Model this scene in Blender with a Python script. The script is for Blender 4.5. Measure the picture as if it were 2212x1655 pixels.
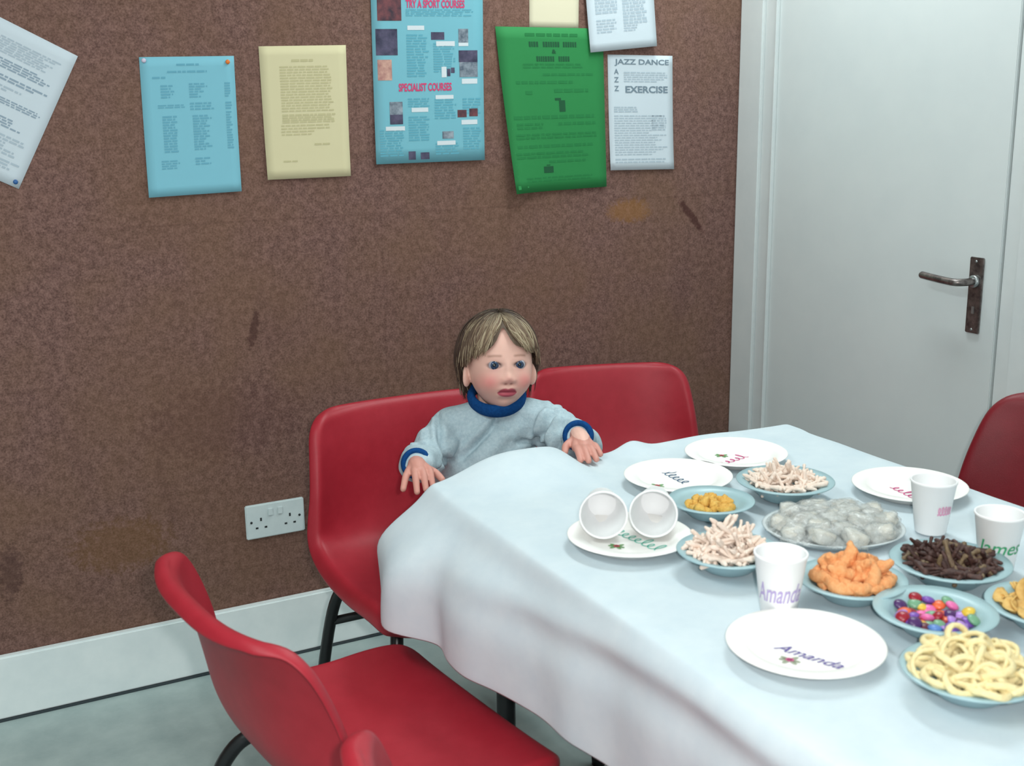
import bpy, bmesh, math, random
from mathutils import Vector, Matrix, noise

for o in list(bpy.data.objects):
    bpy.data.objects.remove(o)
SC = bpy.context.scene
COL = SC.collection
RN = random.Random(11)
V = Vector
PI = math.pi

# ------------------------------------------------------------------ camera
PITCH, ROLL, YAW, FPX = 0.23369692, -0.01364969, 1.09275932, 2515.42
fw = V((math.cos(YAW)*math.cos(PITCH), math.sin(YAW)*math.cos(PITCH), -math.sin(PITCH)))
rt = V((math.sin(YAW), -math.cos(YAW), 0))
up = rt.cross(fw)
r2 = math.cos(ROLL)*rt + math.sin(ROLL)*up
u2 = -math.sin(ROLL)*rt + math.cos(ROLL)*up
cam = bpy.data.cameras.new('camera')
cam.sensor_fit = 'HORIZONTAL'
cam.sensor_width = 36.0
cam.lens = FPX/2212*36
cam.clip_start = .02
cam.dof.use_dof = True
cam.dof.focus_distance = 2.5
cam.dof.aperture_fstop = 7.0
camo = bpy.data.objects.new('camera', cam)
COL.objects.link(camo)
M = Matrix((r2, u2, -fw)).transposed().to_4x4()
M.translation = V((0, 0, 1.33483))
camo.matrix_world = M
SC.camera = camo

# ------------------------------------------------------------------ light
SC.view_settings.view_transform = 'Standard'
SC.view_settings.look = 'None'
SC.view_settings.gamma = 1
SC.view_settings.use_curve_mapping = False
SC.view_settings.exposure = 0.0
W = bpy.data.worlds.new('room_ambient')
SC.world = W
W.use_nodes = True
W.node_tree.nodes['Background'].inputs[0].default_value = (.80, .93, 1.0, 1)
W.node_tree.nodes['Background'].inputs[1].default_value = .72

def area_light(name, loc, target, sx, sy, power, col):
    l = bpy.data.lights.new(name, 'AREA')
    l.shape = 'RECTANGLE'; l.size = sx; l.size_y = sy; l.energy = power; l.color = col
    o = bpy.data.objects.new(name, l)
    COL.objects.link(o)
    o.location = loc
    o.rotation_euler = (V(target)-V(loc)).to_track_quat('-Z', 'Y').to_euler()
    return o
# fluorescent tubes on the ceiling, above the table
area_light('fluorescent_light', (1.62, 2.02, 2.42), (1.62, 2.02, 0), .3, 1.1, 20, (.90, 1.0, 1.0))
area_light('fluorescent_light', (-.6, .9, 2.42), (-.6, .9, 0), .3, 1.3, 26, (.90, 1.0, 1.0))
# the camera's own flash gun, just right of and above the lens
fl = bpy.data.lights.new('camera_flash', 'POINT')
fl.energy = 52; fl.color = (1.0, .97, .95); fl.shadow_soft_size = .02
flo = bpy.data.objects.new('camera_flash', fl)
COL.objects.link(flo)
flo.location = V((0, 0, 1.33483)) + r2*.055 + u2*.035

# ------------------------------------------------------------------ helpers
def lin(c):
    return tuple((x/255/12.92 if x/255 <= .04045 else ((x/255+.055)/1.055)**2.4) for x in c)

def mat(name, col, rough=.6, var=None, scale=20, bump=0, bscale=60, spec=.5, sss=0, trans=0, coat=0, metal=0, detail=4):
    m = bpy.data.materials.new(name)
    m.use_nodes = True
    nt = m.node_tree
    b = nt.nodes['Principled BSDF']
    c = lin(col)
    b.inputs['Base Color'].default_value = (*c, 1)
    b.inputs['Roughness'].default_value = rough
    b.inputs['Specular IOR Level'].default_value = spec
    b.inputs['Metallic'].default_value = metal
    if sss:
        b.inputs['Subsurface Weight'].default_value = sss
        b.inputs['Subsurface Radius'].default_value = (.01, .004, .003)
    if trans:
        b.inputs['Transmission Weight'].default_value = trans
    if coat:
        b.inputs['Coat Weight'].default_value = coat
    tc = nt.nodes.new('ShaderNodeTexCoord')
    if var:
        n = nt.nodes.new('ShaderNodeTexNoise')
        n.inputs['Scale'].default_value = scale
        n.inputs['Detail'].default_value = detail
        n.inputs['Roughness'].default_value = .65
        nt.links.new(tc.outputs['Object'], n.inputs['Vector'])
        r = nt.nodes.new('ShaderNodeValToRGB')
        r.color_ramp.elements[0].position = .32
        r.color_ramp.elements[1].position = .68
        r.color_ramp.elements[0].color = (*lin(var), 1)
        r.color_ramp.elements[1].color = (*c, 1)
        nt.links.new(n.outputs['Fac'], r.inputs['Fac'])
        nt.links.new(r.outputs['Color'], b.inputs['Base Color'])
    if bump:
        n = nt.nodes.new('ShaderNodeTexNoise')
        n.inputs['Scale'].default_value = bscale
        n.inputs['Detail'].default_value = 5
        nt.links.new(tc.outputs['Object'], n.inputs['Vector'])
        bp = nt.nodes.new('ShaderNodeBump')
        bp.inputs['Strength'].default_value = bump
        bp.inputs['Distance'].default_value = .004
        nt.links.new(n.outputs['Fac'], bp.inputs['Height'])
        nt.links.new(bp.outputs['Normal'], b.inputs['Normal'])
    return m

def vmat(name, rough=.6, sss=0, spec=.4, attr='Col'):
    m = bpy.data.materials.new(name)
    m.use_nodes = True
    nt = m.node_tree
    b = nt.nodes['Principled BSDF']
    a = nt.nodes.new('ShaderNodeVertexColor')
    a.layer_name = attr
    nt.links.new(a.outputs['Color'], b.inputs['Base Color'])
    b.inputs['Roughness'].default_value = rough
    b.inputs['Specular IOR Level'].default_value = spec
    if sss:
        b.inputs['Subsurface Weight'].default_value = sss
        b.inputs['Subsurface Radius'].default_value = (.008, .003, .002)
    return m

def link(name, me, m=None, parent=None, smooth=False):
    o = bpy.data.objects.new(name, me)
    COL.objects.link(o)
    if m is not None and len(me.materials) == 0:
        me.materials.append(m)
    if smooth:
        me.polygons.foreach_set('use_smooth', [True]*len(me.polygons))
    if parent:
        o.parent = parent
    return o

def obj(name, bm, m, parent=None, smooth=False):
    me = bpy.data.meshes.new(name)
    bm.to_mesh(me)
    bm.free()
    return link(name, me, m, parent, smooth)

def pyobj(name, vs, fs, m, parent=None, smooth=False):
    me = bpy.data.meshes.new(name)
    me.from_pydata([tuple(v) for v in vs], [], fs)
    me.update()
    return link(name, me, m, parent, smooth)

def tag(o, label=None, cat=None, group=None, kind=None):
    if label: o['label'] = label
    if cat: o['category'] = cat
    if group: o['group'] = group
    if kind: o['kind'] = kind
    return o

def empty(name, loc=(0, 0, 0), rz=0, s=1):
    o = bpy.data.objects.new(name, None)
    COL.objects.link(o)
    o.empty_display_size = .05
    o.location = loc
    o.rotation_euler = (0, 0, rz)
    o.scale = (s, s, s)
    return o

def copy_tree(o, parent=None):
    c = o.copy()
    COL.objects.link(c)
    if parent: c.parent = parent
    for ch in list(o.children):
        copy_tree(ch, c)
    return c

def add_box(bm, x0, x1, y0, y1, z0, z1, bev=0):
    r = bmesh.ops.create_cube(bm, size=1)
    for v in r['verts']:
        v.co = V(((x0+x1)/2+v.co.x*(x1-x0), (y0+y1)/2+v.co.y*(y1-y0), (z0+z1)/2+v.co.z*(z1-z0)))
    if bev:
        es = list({e for v in r['verts'] for e in v.link_edges})
        bmesh.ops.bevel(bm, geom=es, offset=bev, segments=2, affect='EDGES')
    return bm

def box(name, x0, x1, y0, y1, z0, z1, m, parent=None, bev=0):
    return obj(name, add_box(bmesh.new(), x0, x1, y0, y1, z0, z1, bev), m, parent)

def catmull(pts, n):
    out = []
    P = [pts[0]] + list(pts) + [pts[-1]]
    k = len(P[0])
    for i in range(1, len(P)-2):
        for j in range(n):
            t = j/n
            out.append(tuple(.5*((2*P[i][c]) + (-P[i-1][c]+P[i+1][c])*t + (2*P[i-1][c]-5*P[i][c]+4*P[i+1][c]-P[i+2][c])*t*t
                                 + (-P[i-1][c]+3*P[i][c]-3*P[i+1][c]+P[i+2][c])*t**3) for c in range(k)))
    out.append(tuple(pts[-1]))
    return out

def tube_data(pts, rad, seg=10, cap=True, dome=False):
    """pts list of vectors, rad number or list"""
    pts = [V(p) for p in pts]
    n = len(pts)
    R_ = rad if isinstance(rad, (list, tuple)) else [rad]*n
    if dome:
        a, b = (pts[0]-pts[1]).normalized(), (pts[-1]-pts[-2]).normalized()
        q0 = [pts[0]+a*R_[0]*s for s in (.95, .7, .38)]
        q1 = [pts[-1]+b*R_[-1]*s for s in (.38, .7, .95)]
        R_ = [R_[0]*.3, R_[0]*.71, R_[0]*.92] + list(R_) + [R_[-1]*.92, R_[-1]*.71, R_[-1]*.3]
        pts = q0 + pts + q1
        n = len(pts)
    vs, fs = [], []
    t = (pts[1]-pts[0]).normalized()
    ref = V((0, 0, 1)) if abs(t.z) < .9 else V((1, 0, 0))
    nx = t.cross(ref).normalized()
    for i in range(n):
        t = (pts[min(i+1, n-1)]-pts[max(i-1, 0)])
        if t.length < 1e-9: t = V((0, 0, 1))
        t.normalize()
        nx = (nx - t*nx.dot(t)).normalized()
        ny = t.cross(nx)
        for k in range(seg):
            a = 2*PI*k/seg
            vs.append(pts[i]+(nx*math.cos(a)+ny*math.sin(a))*R_[i])
    for i in range(n-1):
        for k in range(seg):
            k2 = (k+1) % seg
            fs.append((i*seg+k, i*seg+k2, (i+1)*seg+k2, (i+1)*seg+k))
    if cap:
        fs.append(tuple(range(seg-1, -1, -1)))
        fs.append(tuple((n-1)*seg+k for k in range(seg)))
    return vs, fs

def tube(name, pts, rad, m, parent=None, seg=10, dome=False):
    vs, fs = tube_data(pts, rad, seg, True, dome)
    return pyobj(name, vs, fs, m, parent, True)

def lathe_data(prof, seg=48):
    vs, fs = [], []
    n = len(prof)
    for (r, z) in prof:
        for k in range(seg):
            a = 2*PI*k/seg
            vs.append((r*math.cos(a), r*math.sin(a), z))
    for i in range(n-1):
        for k in range(seg):
            k2 = (k+1) % seg
            fs.append((i*seg+k, i*seg+k2, (i+1)*seg+k2, (i+1)*seg+k))
    return vs, fs

def lathe(name, prof, m, parent=None, seg=48):
    vs, fs = lathe_data(prof, seg)
    me = bpy.data.meshes.new(name)
    me.from_pydata(vs, [], fs)
    bm = bmesh.new(); bm.from_mesh(me)
    bmesh.ops.remove_doubles(bm, verts=bm.verts, dist=1e-6)
    bmesh.ops.recalc_face_normals(bm, faces=bm.faces)
    bm.to_mesh(me); bm.free()
    return link(name, me, m, parent, True)

def text_data(body, size=1.0, shear=0, bold=0):
    cu = bpy.data.curves.new('t', 'FONT')
    cu.body = body; cu.size = size; cu.shear = shear; cu.offset = bold
    cu.fill_mode = 'FRONT'
    cu.resolution_u = 3
    o = bpy.data.objects.new('t', cu)
    COL.objects.link(o)
    bpy.context.view_layer.update()
    me = bpy.data.meshes.new_from_object(o.evaluated_get(bpy.context.evaluated_depsgraph_get()))
    vs = [v.co.copy() for v in me.vertices]
    fs = [tuple(p.vertices) for p in me.polygons]
    bpy.data.objects.remove(o); bpy.data.curves.remove(cu); bpy.data.meshes.remove(me)
    x0 = min(v.x for v in vs); x1 = max(v.x for v in vs)
    y0 = min(v.y for v in vs); y1 = max(v.y for v in vs)
    return [((v.x-x0)/(x1-x0), (v.y-y0)/(y1-y0)) for v in vs], fs, (x1-x0)/(y1-y0)

def sstep(a, b, x):
    t = min(1, max(0, (x-a)/(b-a)))
    return t*t*(3-2*t)

# ------------------------------------------------------------------ materials
def wall_material():
    m = bpy.data.materials.new('brown_felt_board')
    m.use_nodes = True
    nt = m.node_tree; L = nt.links
    b = nt.nodes['Principled BSDF']
    b.inputs['Roughness'].default_value = .95
    b.inputs['Specular IOR Level'].default_value = .1
    tc = nt.nodes.new('ShaderNodeTexCoord')
    def nz(scale, det, lo, hi, stretch=None):
        n = nt.nodes.new('ShaderNodeTexNoise')
        n.inputs['Scale'].default_value = scale
        n.inputs['Detail'].default_value = det
        n.inputs['Roughness'].default_value = .7
        src = tc.outputs['Object']
        if stretch:
            mp = nt.nodes.new('ShaderNodeMapping')
            mp.inputs['Scale'].default_value = stretch
            L.new(src, mp.inputs['Vector']); src = mp.outputs['Vector']
        L.new(src, n.inputs['Vector'])
        r = nt.nodes.new('ShaderNodeMapRange')
        r.inputs['From Min'].default_value = lo; r.inputs['From Max'].default_value = hi
        L.new(n.outputs['Fac'], r.inputs['Value'])
        return r.outputs['Result'], n.outputs['Fac']
    def mix(fac, a, c, blend='MIX'):
        x = nt.nodes.new('ShaderNodeMix'); x.data_type = 'RGBA'; x.blend_type = blend
        if hasattr(fac, 'links'): L.new(fac, x.inputs[0])
        else: x.inputs[0].default_value = fac
        for s, i in ((a, 6), (c, 7)):
            if hasattr(s, 'links'): L.new(s, x.inputs[i])
            else: x.inputs[i].default_value = (*lin(s), 1)
        return x.outputs[2]
    f1, raw = nz(230, 3, .36, .64)
    f2, _ = nz(60, 4, .40, .62)
    f3, _ = nz(2.6, 3, .38, .62)
    f4, _ = nz(9, 4, .55, .75, (1, 1, .35))
    c = mix(f1, (88, 63, 59), (140, 108, 99))
    c2 = mix(f2, (84, 63, 58), (142, 110, 101))
    c = mix(.42, c, c2)
    c = mix(f3, c, mix(.35, c, (120, 92, 68)))
    def scal(f, k):
        x = nt.nodes.new('ShaderNodeMath'); x.operation = 'MULTIPLY'
        L.new(f, x.inputs[0]); x.inputs[1].default_value = k
        return x.outputs[0]
    c = mix(scal(f4, .3), c, (84, 58, 54))
    # stains with shapes of their own: (x, z, half width, half height, colour, strength)
    sep = nt.nodes.new('ShaderNodeSeparateXYZ')
    L.new(tc.outputs['Object'], sep.inputs[0])
    def math_(op, a, b_):
        x = nt.nodes.new('ShaderNodeMath'); x.operation = op
        for i, s in enumerate((a, b_)):
            if hasattr(s, 'links'): L.new(s, x.inputs[i])
            else: x.inputs[i].default_value = s
        return x.outputs[0]
    for (sx, sz, hw, hh, tilt, colr, k) in ((1.745, 1.055, .075, .035, 0, (150, 104, 48), .45), (1.95, 1.03, .016, .06, -.9, (70, 42, 40), .75),
                                            (.70, .83, .012, .05, .25, (74, 50, 46), .7), (.36, .36, .12, .07, 0, (112, 80, 40), .4),
                                            (.12, .34, .03, .07, .1, (66, 46, 46), .5), (.62, .62, .2, .10, 0, (92, 62, 58), .25)):
        dx = math_('SUBTRACT', sep.outputs[0], sx); dz = math_('SUBTRACT', sep.outputs[2], sz)
        dx2 = math_('ADD', dx, math_('MULTIPLY', dz, -tilt))
        q = math_('ADD', math_('POWER', math_('ABSOLUTE', math_('DIVIDE', dx2, hw), 0), 2), math_('POWER', math_('ABSOLUTE', math_('DIVIDE', dz, hh), 0), 2))
        q = math_('ADD', q, math_('MULTIPLY', math_('SUBTRACT', f2, .5), .7))
        r = nt.nodes.new('ShaderNodeMapRange'); r.interpolation_type = 'SMOOTHSTEP'
        r.inputs['From Min'].default_value = 1.2; r.inputs['From Max'].default_value = .2
        r.inputs['To Min'].default_value = 0; r.inputs['To Max'].default_value = k
        L.new(q, r.inputs['Value'])
        c = mix(r.outputs['Result'], c, colr)
    # faint joints between the boards
    for axis, pos in ((2, 1.085), (0, 1.03)):
        d = math_('ABSOLUTE', math_('SUBTRACT', sep.outputs[axis], pos), 0)
        r = nt.nodes.new('ShaderNodeMapRange')
        r.inputs['From Min'].default_value = .004; r.inputs['From Max'].default_value = .001
        r.inputs['To Max'].default_value = .16
        L.new(d, r.inputs['Value'])
        c = mix(r.outputs['Result'], c, (74, 50, 46))
    L.new(c, b.inputs['Base Color'])
    bp = nt.nodes.new('ShaderNodeBump')
    bp.inputs['Strength'].default_value = .25
    bp.inputs['Distance'].default_value = .003
    L.new(raw, bp.inputs['Height'])
    L.new(bp.outputs['Normal'], b.inputs['Normal'])
    return m

M_wall = wall_material()
M_white = mat('white_gloss_paint', (214, 220, 219), .35, var=(206, 213, 213), scale=6, bump=.05, bscale=30)
M_door = mat('white_door_paint', (212, 219, 218), .4, var=(205, 213, 213), scale=3, bump=.03, bscale=40)
M_plaster = mat('white_wall_paint', (216, 218, 214), .7, var=(208, 212, 210), scale=4)
M_skirt = mat('white_skirting_paint', (232, 240, 239), .45, var=(220, 230, 230), scale=9)
M_floor = mat('grey_green_vinyl', (168, 183, 180), .45, var=(142, 159, 158), scale=7, bump=.05, bscale=50, detail=7)
M_gap = mat('dark_floor_gap', (52, 62, 66), .8)
M_ceil = mat('ceiling_paint', (225, 228, 226), .8)
M_red = mat('red_moulded_plastic', (166, 36, 50), .45, var=(158, 31, 45), scale=30, bump=.12, bscale=900, spec=.4)
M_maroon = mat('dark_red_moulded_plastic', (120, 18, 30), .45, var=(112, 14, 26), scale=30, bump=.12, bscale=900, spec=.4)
M_black = mat('black_enamelled_steel', (18, 20, 22), .35)
M_rubber = mat('black_rubber', (14, 14, 15), .7)
M_metal = mat('dull_bronze_metal', (150, 142, 138), .34, metal=.85, var=(92, 86, 86), scale=60)
M_chrome = mat('satin_metal', (170, 176, 176), .3, metal=.8)
M_socket = mat('white_socket_plastic', (208, 220, 220), .35, var=(200, 213, 214), scale=30)
M_hole = mat('socket_hole_dark', (34, 40, 42), .8)
M_cloth = mat('white_paper_tablecloth', (208, 220, 225), .75, var=(199, 213, 220), scale=14, bump=.18, bscale=26, spec=.2)
M_tabletop = mat('grey_laminate', (150, 150, 145), .5)
M_plate = mat('white_paper_plate', (246, 244, 240), .55, spec=.3)
M_foam = mat('white_foam_cup', (246, 247, 247), .6, spec=.25, bump=.06, bscale=500)
M_bowl = mat('pale_blue_bowl', (162, 192, 197), .35, var=(155, 186, 193), scale=12)

# ------------------------------------------------------------------ room shell
YW = 2.666
XW = 2.101
tag(box('floor', -2.6, 2.6, -2.4, 2.8, -.06, 0, M_floor), kind='structure', label='grey green vinyl floor with scuff marks')
tag(box('wall_back', -2.6, XW+.2, YW, YW+.1, 0, 2.5, M_wall), kind='structure', label='brown felt covered pin board wall')
tag(box('ceiling', -2.6, 2.6, -2.4, 2.8, 2.5, 2.56, M_ceil), kind='structure')
wr = empty('wall_right', (0, 0, 0)); tag(wr, kind='structure', label='white painted wall around the door')
box('wall_panel', XW+.018, XW+.12, -2.4, 1.68, 0, 2.5, M_plaster, wr)
box('wall_panel', XW+.018, XW+.12, 1.68, YW, 2.02, 2.5, M_plaster, wr)
tag(box('wall_left', -2.7, -2.6, -2.4, 2.8, 0, 2.5, M_plaster), kind='structure')
bb = empty('baseboard_back'); tag(bb, kind='structure', label='white painted skirting board under the brown wall')
obj('board', add_box(bmesh.new(), -2.6, XW, YW-.02, YW, .004, .153, .004), M_skirt, bb)
box('floor_gap', -2.6, XW, YW-.024, YW, 0, .0045, M_gap, bb)

# door
dr = empty('door_1', (XW, 2.13, 0)); tag(dr, kind='structure', label='white flush door with a metal lever handle')
def dbox(name, y0, y1, x0, x1, z0, z1, m, par=dr, bev=.002):
    return obj(name, add_box(bmesh.new(), XW+x0-dr.location.x, XW+x1-dr.location.x, y0-2.13, y1-2.13, z0, z1, bev), m, par)
dbox('architrave', 2.568, 2.664, -.001, .03, 0, 2.05, M_white, bev=.004)
dbox('frame_jamb', 2.515, 2.5675, .008, .06, 0, 2.0, M_white)
dbox('stop_bead', 2.5085, 2.5145, -.004, .03, 0, 1.985, M_white)
dbox('leaf', 1.749, 2.508, .006, .046, .006, 1.984, M_door)
dbox('frame_jamb', 1.702, 1.7465, .012, .06, 0, 2.0, M_white)
dbox('architrave', 1.625, 1.7015, -.004, .03, 0, 2.05, M_white, bev=.004)
dbox('architrave', 1.625, 2.664, -.001, .03, 2.0505, 2.12, M_white, bev=.004)
hp = dbox('handle_plate', 1.789, 1.826, 0, .006, .824, .994, M_metal, bev=.0015)
def dtube(name, pts, r, m, par):
    return tube(name, [(XW+p[0]-dr.location.x, p[1]-2.13, p[2]) for p in pts], r, m, par, 12, True)
dtube('lever', catmull([(-.002, 1.808, .941), (-.03, 1.808, .941), (-.046, 1.815, .941), (-.050, 1.83, .941), (-.050, 1.87, .943), (-.048, 1.915, .946)], 5), .0085, M_metal, hp)
lv = lathe('rose', [(0, .008), (.0125, .008), (.014, .006), (.014, 0), (0, 0)], M_chrome, hp, 24)
lv.rotation_euler = (0, -PI/2, 0); lv.location = (0, 1.808-2.13, .941)
kh = box('keyhole', -.0012, .001, 1.805-2.13, 1.811-2.13, .868, .884, M_chrome, hp)
for z in (.985, .832):
    s = lathe('screw', [(0, .0012), (.003, .001), (.003, 0)], M_chrome, hp, 12)
    s.rotation_euler = (0, -PI/2, 0); s.location = (0, 1.808-2.13, z)

# ------------------------------------------------------------------ socket
so = empty('wall_socket', (.7215, YW, .3615)); tag(so, 'white double electric wall socket on brown wall beside red chair', 'socket')
obj('plate', add_box(bmesh.new(), -.073, .073, -.009, -.0005, -.043, .043, .0025), M_socket, so)
for cx in (-.036, .036):
    for (dx, dz, w, h) in ((0, .005, .0022, .004), (-.011, -.016, .0032, .0022), (.011, -.016, .0032, .0022)):
        box('pin_hole', cx+dx-w, cx+dx+w, -.0096, -.0085, dz-h, dz+h, M_hole, so)
for cx in (-.012, .012):
    obj('switch', add_box(bmesh.new(), cx-.006, cx+.006, -.0125, -.0088, .012, .030, .001), M_socket, so)
for cx in (-.060, .060):
    s = lathe('screw', [(0, .001), (.003, .0008), (.003, 0)], M_hole, so, 12)
    s.rotation_euler = (PI/2, 0, 0); s.location = (cx, -.0092, .0)

# ------------------------------------------------------------------ papers on the wall
def paper_sheet(name, label, cat, corners, m, off, bulge, prints=(), texts=(), nu=10, nv=14, group='papers pinned to the brown wall'):
    TL, TR, BR, BL = corners
    cx = sum(c[0] for c in corners)/4; cz = sum(c[1] for c in corners)/4
    root = empty(name, (cx, YW, cz)); tag(root, label, cat, group)
    def S(u, v, d=0):
        x = (TL[0]*(1-u)+TR[0]*u)*(1-v)+(BL[0]*(1-u)+BR[0]*u)*v
        z = (TL[1]*(1-u)+TR[1]*u)*(1-v)+(BL[1]*(1-u)+BR[1]*u)*v
        return V((x-cx, -off-bulge(u, v)-d, z-cz))
    vs = [S(i/nu, j/nv, k) for k in (.0004, 0) for j in range(nv+1) for i in range(nu+1)]
    n = (nu+1)*(nv+1)
    fs = []
    for j in range(nv):
        for i in range(nu):
            a = j*(nu+1)+i
            q = (a, a+nu+1, a+nu+2, a+1)
            fs.append(q); fs.append(tuple(n+k for k in reversed(q)))
    rim = [i for i in range(nu+1)]+[j*(nu+1)+nu for j in range(1, nv+1)]+[nv*(nu+1)+i for i in range(nu-1, -1, -1)]+[j*(nu+1) for j in range(nv-1, 0, -1)]
    for a, b_ in zip(rim, rim[1:]+rim[:1]):
        fs.append((a, b_, n+b_, n+a))
    pyobj('sheet', vs, fs, m, root, True)
    todo = []
    for (pn, pm, rects) in prints:
        if pn in ('photo_print', 'caption_label', 'poster_motif'):
            todo += [(pn, pm, [r_]) for r_ in rects]
        else:
            todo.append((pn, pm, rects))
    for (pn, pm, rects) in todo:
        vs, fs = [], []
        for (u0, v0, u1, v1) in rects:
            ku = max(1, int((u1-u0)*nu*1.5)); kv = max(1, int((v1-v0)*nv*1.5))
            b0 = len(vs)
            for j in range(kv+1):
                for i in range(ku+1):
                    vs.append(S(u0+(u1-u0)*i/ku, v0+(v1-v0)*j/kv, .0009))
            for j in range(kv):
                for i in range(ku):
                    a = b0+j*(ku+1)+i
                    fs.append((a, a+ku+1, a+ku+2, a+1))
        po = pyobj(pn, vs, fs, pm, root)
        if len(rects) > 1: po['kind'] = 'stuff'
    for (body, u0, v0, u1, v1, tm, bold) in texts:
        tv, tf, _ = text_data(body, 1, 0, bold)
        vs = [S(u0+(u1-u0)*a, v1+(v0-v1)*b_, .0012) for a, b_ in tv]
        pyobj('lettering', vs, tf, tm, root)
    return root

def words(u0, u1, v0, v1, n, seed, fill=.5, ragged=.3, wl=(.03, .10)):
    r = random.Random(seed); out = []
    for k in range(n):
        v = v0+(v1-v0)*k/max(1, n)
        h = (v1-v0)/n*fill
        end = u1-(u1-u0)*r.random()*ragged
        u = u0
        while u < end-.01:
            w = min(r.uniform(*wl), end-u)
            out.append((u, v, u+w, v+h))
            u += w+(.014 if wl[1] > .025 else .006)
    return out

P_white = mat('white_paper', (198, 209, 216), .8)
P_blue = mat('pale_blue_paper', (122, 184, 200), .8)
P_cream = mat('cream_paper', (208, 199, 160), .8)
P_cream2 = mat('pale_cream_paper', (216, 208, 180), .8)
P_poster = mat('turquoise_poster_paper', (112, 176, 190), .6)
P_green = mat('bright_green_paper', (32, 126, 64), .8)
I_blue = mat('blue_print', (98, 162, 182), .8)
I_grey = mat('grey_print', (168, 183, 193), .8)
I_dgrey = mat('dark_grey_print', (140, 158, 172), .8)
I_cream = mat('faded_print', (188, 180, 138), .8)
I_green = mat('dark_green_print', (22, 116, 58), .8)
I_green2 = mat('darkest_green_print', (8, 78, 44), .8)
I_head = mat('heading_print', (112, 130, 142), .8)
I_post = mat('small_print', (90, 160, 178), .8)
I_pink = mat('magenta_print', (206, 52, 104), .7)
I_lab = mat('white_caption_print', (206, 214, 218), .7)
I_black = mat('blue_black_photo_print', (36, 36, 62), .6, var=(84, 78, 104), scale=42)
I_red = mat('dark_red_photo_print', (40, 28, 44), .6, var=(120, 62, 66), scale=46)
I_peach = mat('peach_photo_print', (206, 164, 146), .6, var=(160, 110, 104), scale=50)
I_slate = mat('slate_photo_print', (66, 80, 96), .6, var=(150, 160, 170), scale=48)
I_orange = mat('orange_pin', (226, 120, 40), .5)
I_bluepin = mat('blue_pin', (40, 92, 150), .4)
I_whitepin = mat('pale_pin', (206, 196, 214), .4)

flat = lambda u, v: .0012*math.sin(u*3)*v
curlb = lambda u, v: .006*v*v*v

paper_sheet('notice_sheet', 'tilted white typed sheet at the left edge of the brown wall', 'paper',
            ((.182, 1.546), (.367, 1.448), (.224, 1.179), (.039, 1.277)), P_white, .001, flat,
            [('typed_text', I_grey, words(.10, .93, .10, .21, 7, 1, .62, .25)+words(.10, .93, .40, .44, 2, 5, .6, .5)+words(.10, .93, .70, .92, 10, 4, .6, .3)),
             ('dark_text', I_dgrey, words(.10, .93, .235, .30, 4, 2, .62, .25)+words(.10, .93, .335, .375, 2, 3, .62, .2)+words(.10, .93, .475, .52, 3, 7, .6, .2)+words(.10, .93, .59, .66, 4, 6, .62, .35))])
paper_sheet('notice_sheet', 'pale blue typed sheet with an orange pin in its corner', 'paper',
            ((.491, 1.447), (.696, 1.451), (.692, 1.154), (.486, 1.149)), P_blue, .001, curlb,
            [('typed_text', I_blue, words(.38, .62, .05, .07, 1, 1, .7, .1)+words(.28, .72, .10, .118, 1, 2, .8, .05)+words(.12, .26, .14, .16, 1, 21, .7, .1)
              + words(.20, .34, .20, .30, 5, 3, .62, .4)+words(.50, .70, .19, .30, 6, 4, .62, .5)+words(.88, .95, .19, .30, 6, 5, .62, .2)
              + words(.16, .46, .34, .37, 2, 6, .6, .1)+words(.50, .76, .33, .39, 3, 7, .6, .4)+words(.88, .95, .33, .39, 3, 71, .6, .2)
              + words(.20, .36, .42, .69, 14, 8, .66, .25)+words(.52, .72, .42, .68, 14, 9, .66, .45)+words(.88, .95, .40, .68, 15, 10, .62, .2)
              + words(.16, .36, .74, .81, 4, 12, .6, .3)+words(.52, .70, .73, .79, 3, 13, .6, .5))])
paper_sheet('notice_sheet', 'cream yellow typed letter between the blue sheet and blue poster', 'paper',
            ((.753, 1.472), (.959, 1.477), (.955, 1.178), (.754, 1.177)), P_cream, .001, curlb,
            [('typed_text', I_cream, words(.36, .62, .10, .125, 1, 1, .75, .05)+words(.22, .84, .15, .50, 17, 2, .55, .12)+words(.22, .86, .51, .58, 4, 3, .78, .1)
              + words(.20, .84, .59, .68, 4, 4, .5, .5)+words(.58, .78, .735, .76, 1, 5, .6, .1)+words(.20, .38, .86, .88, 1, 6, .6, .1))])
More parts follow.
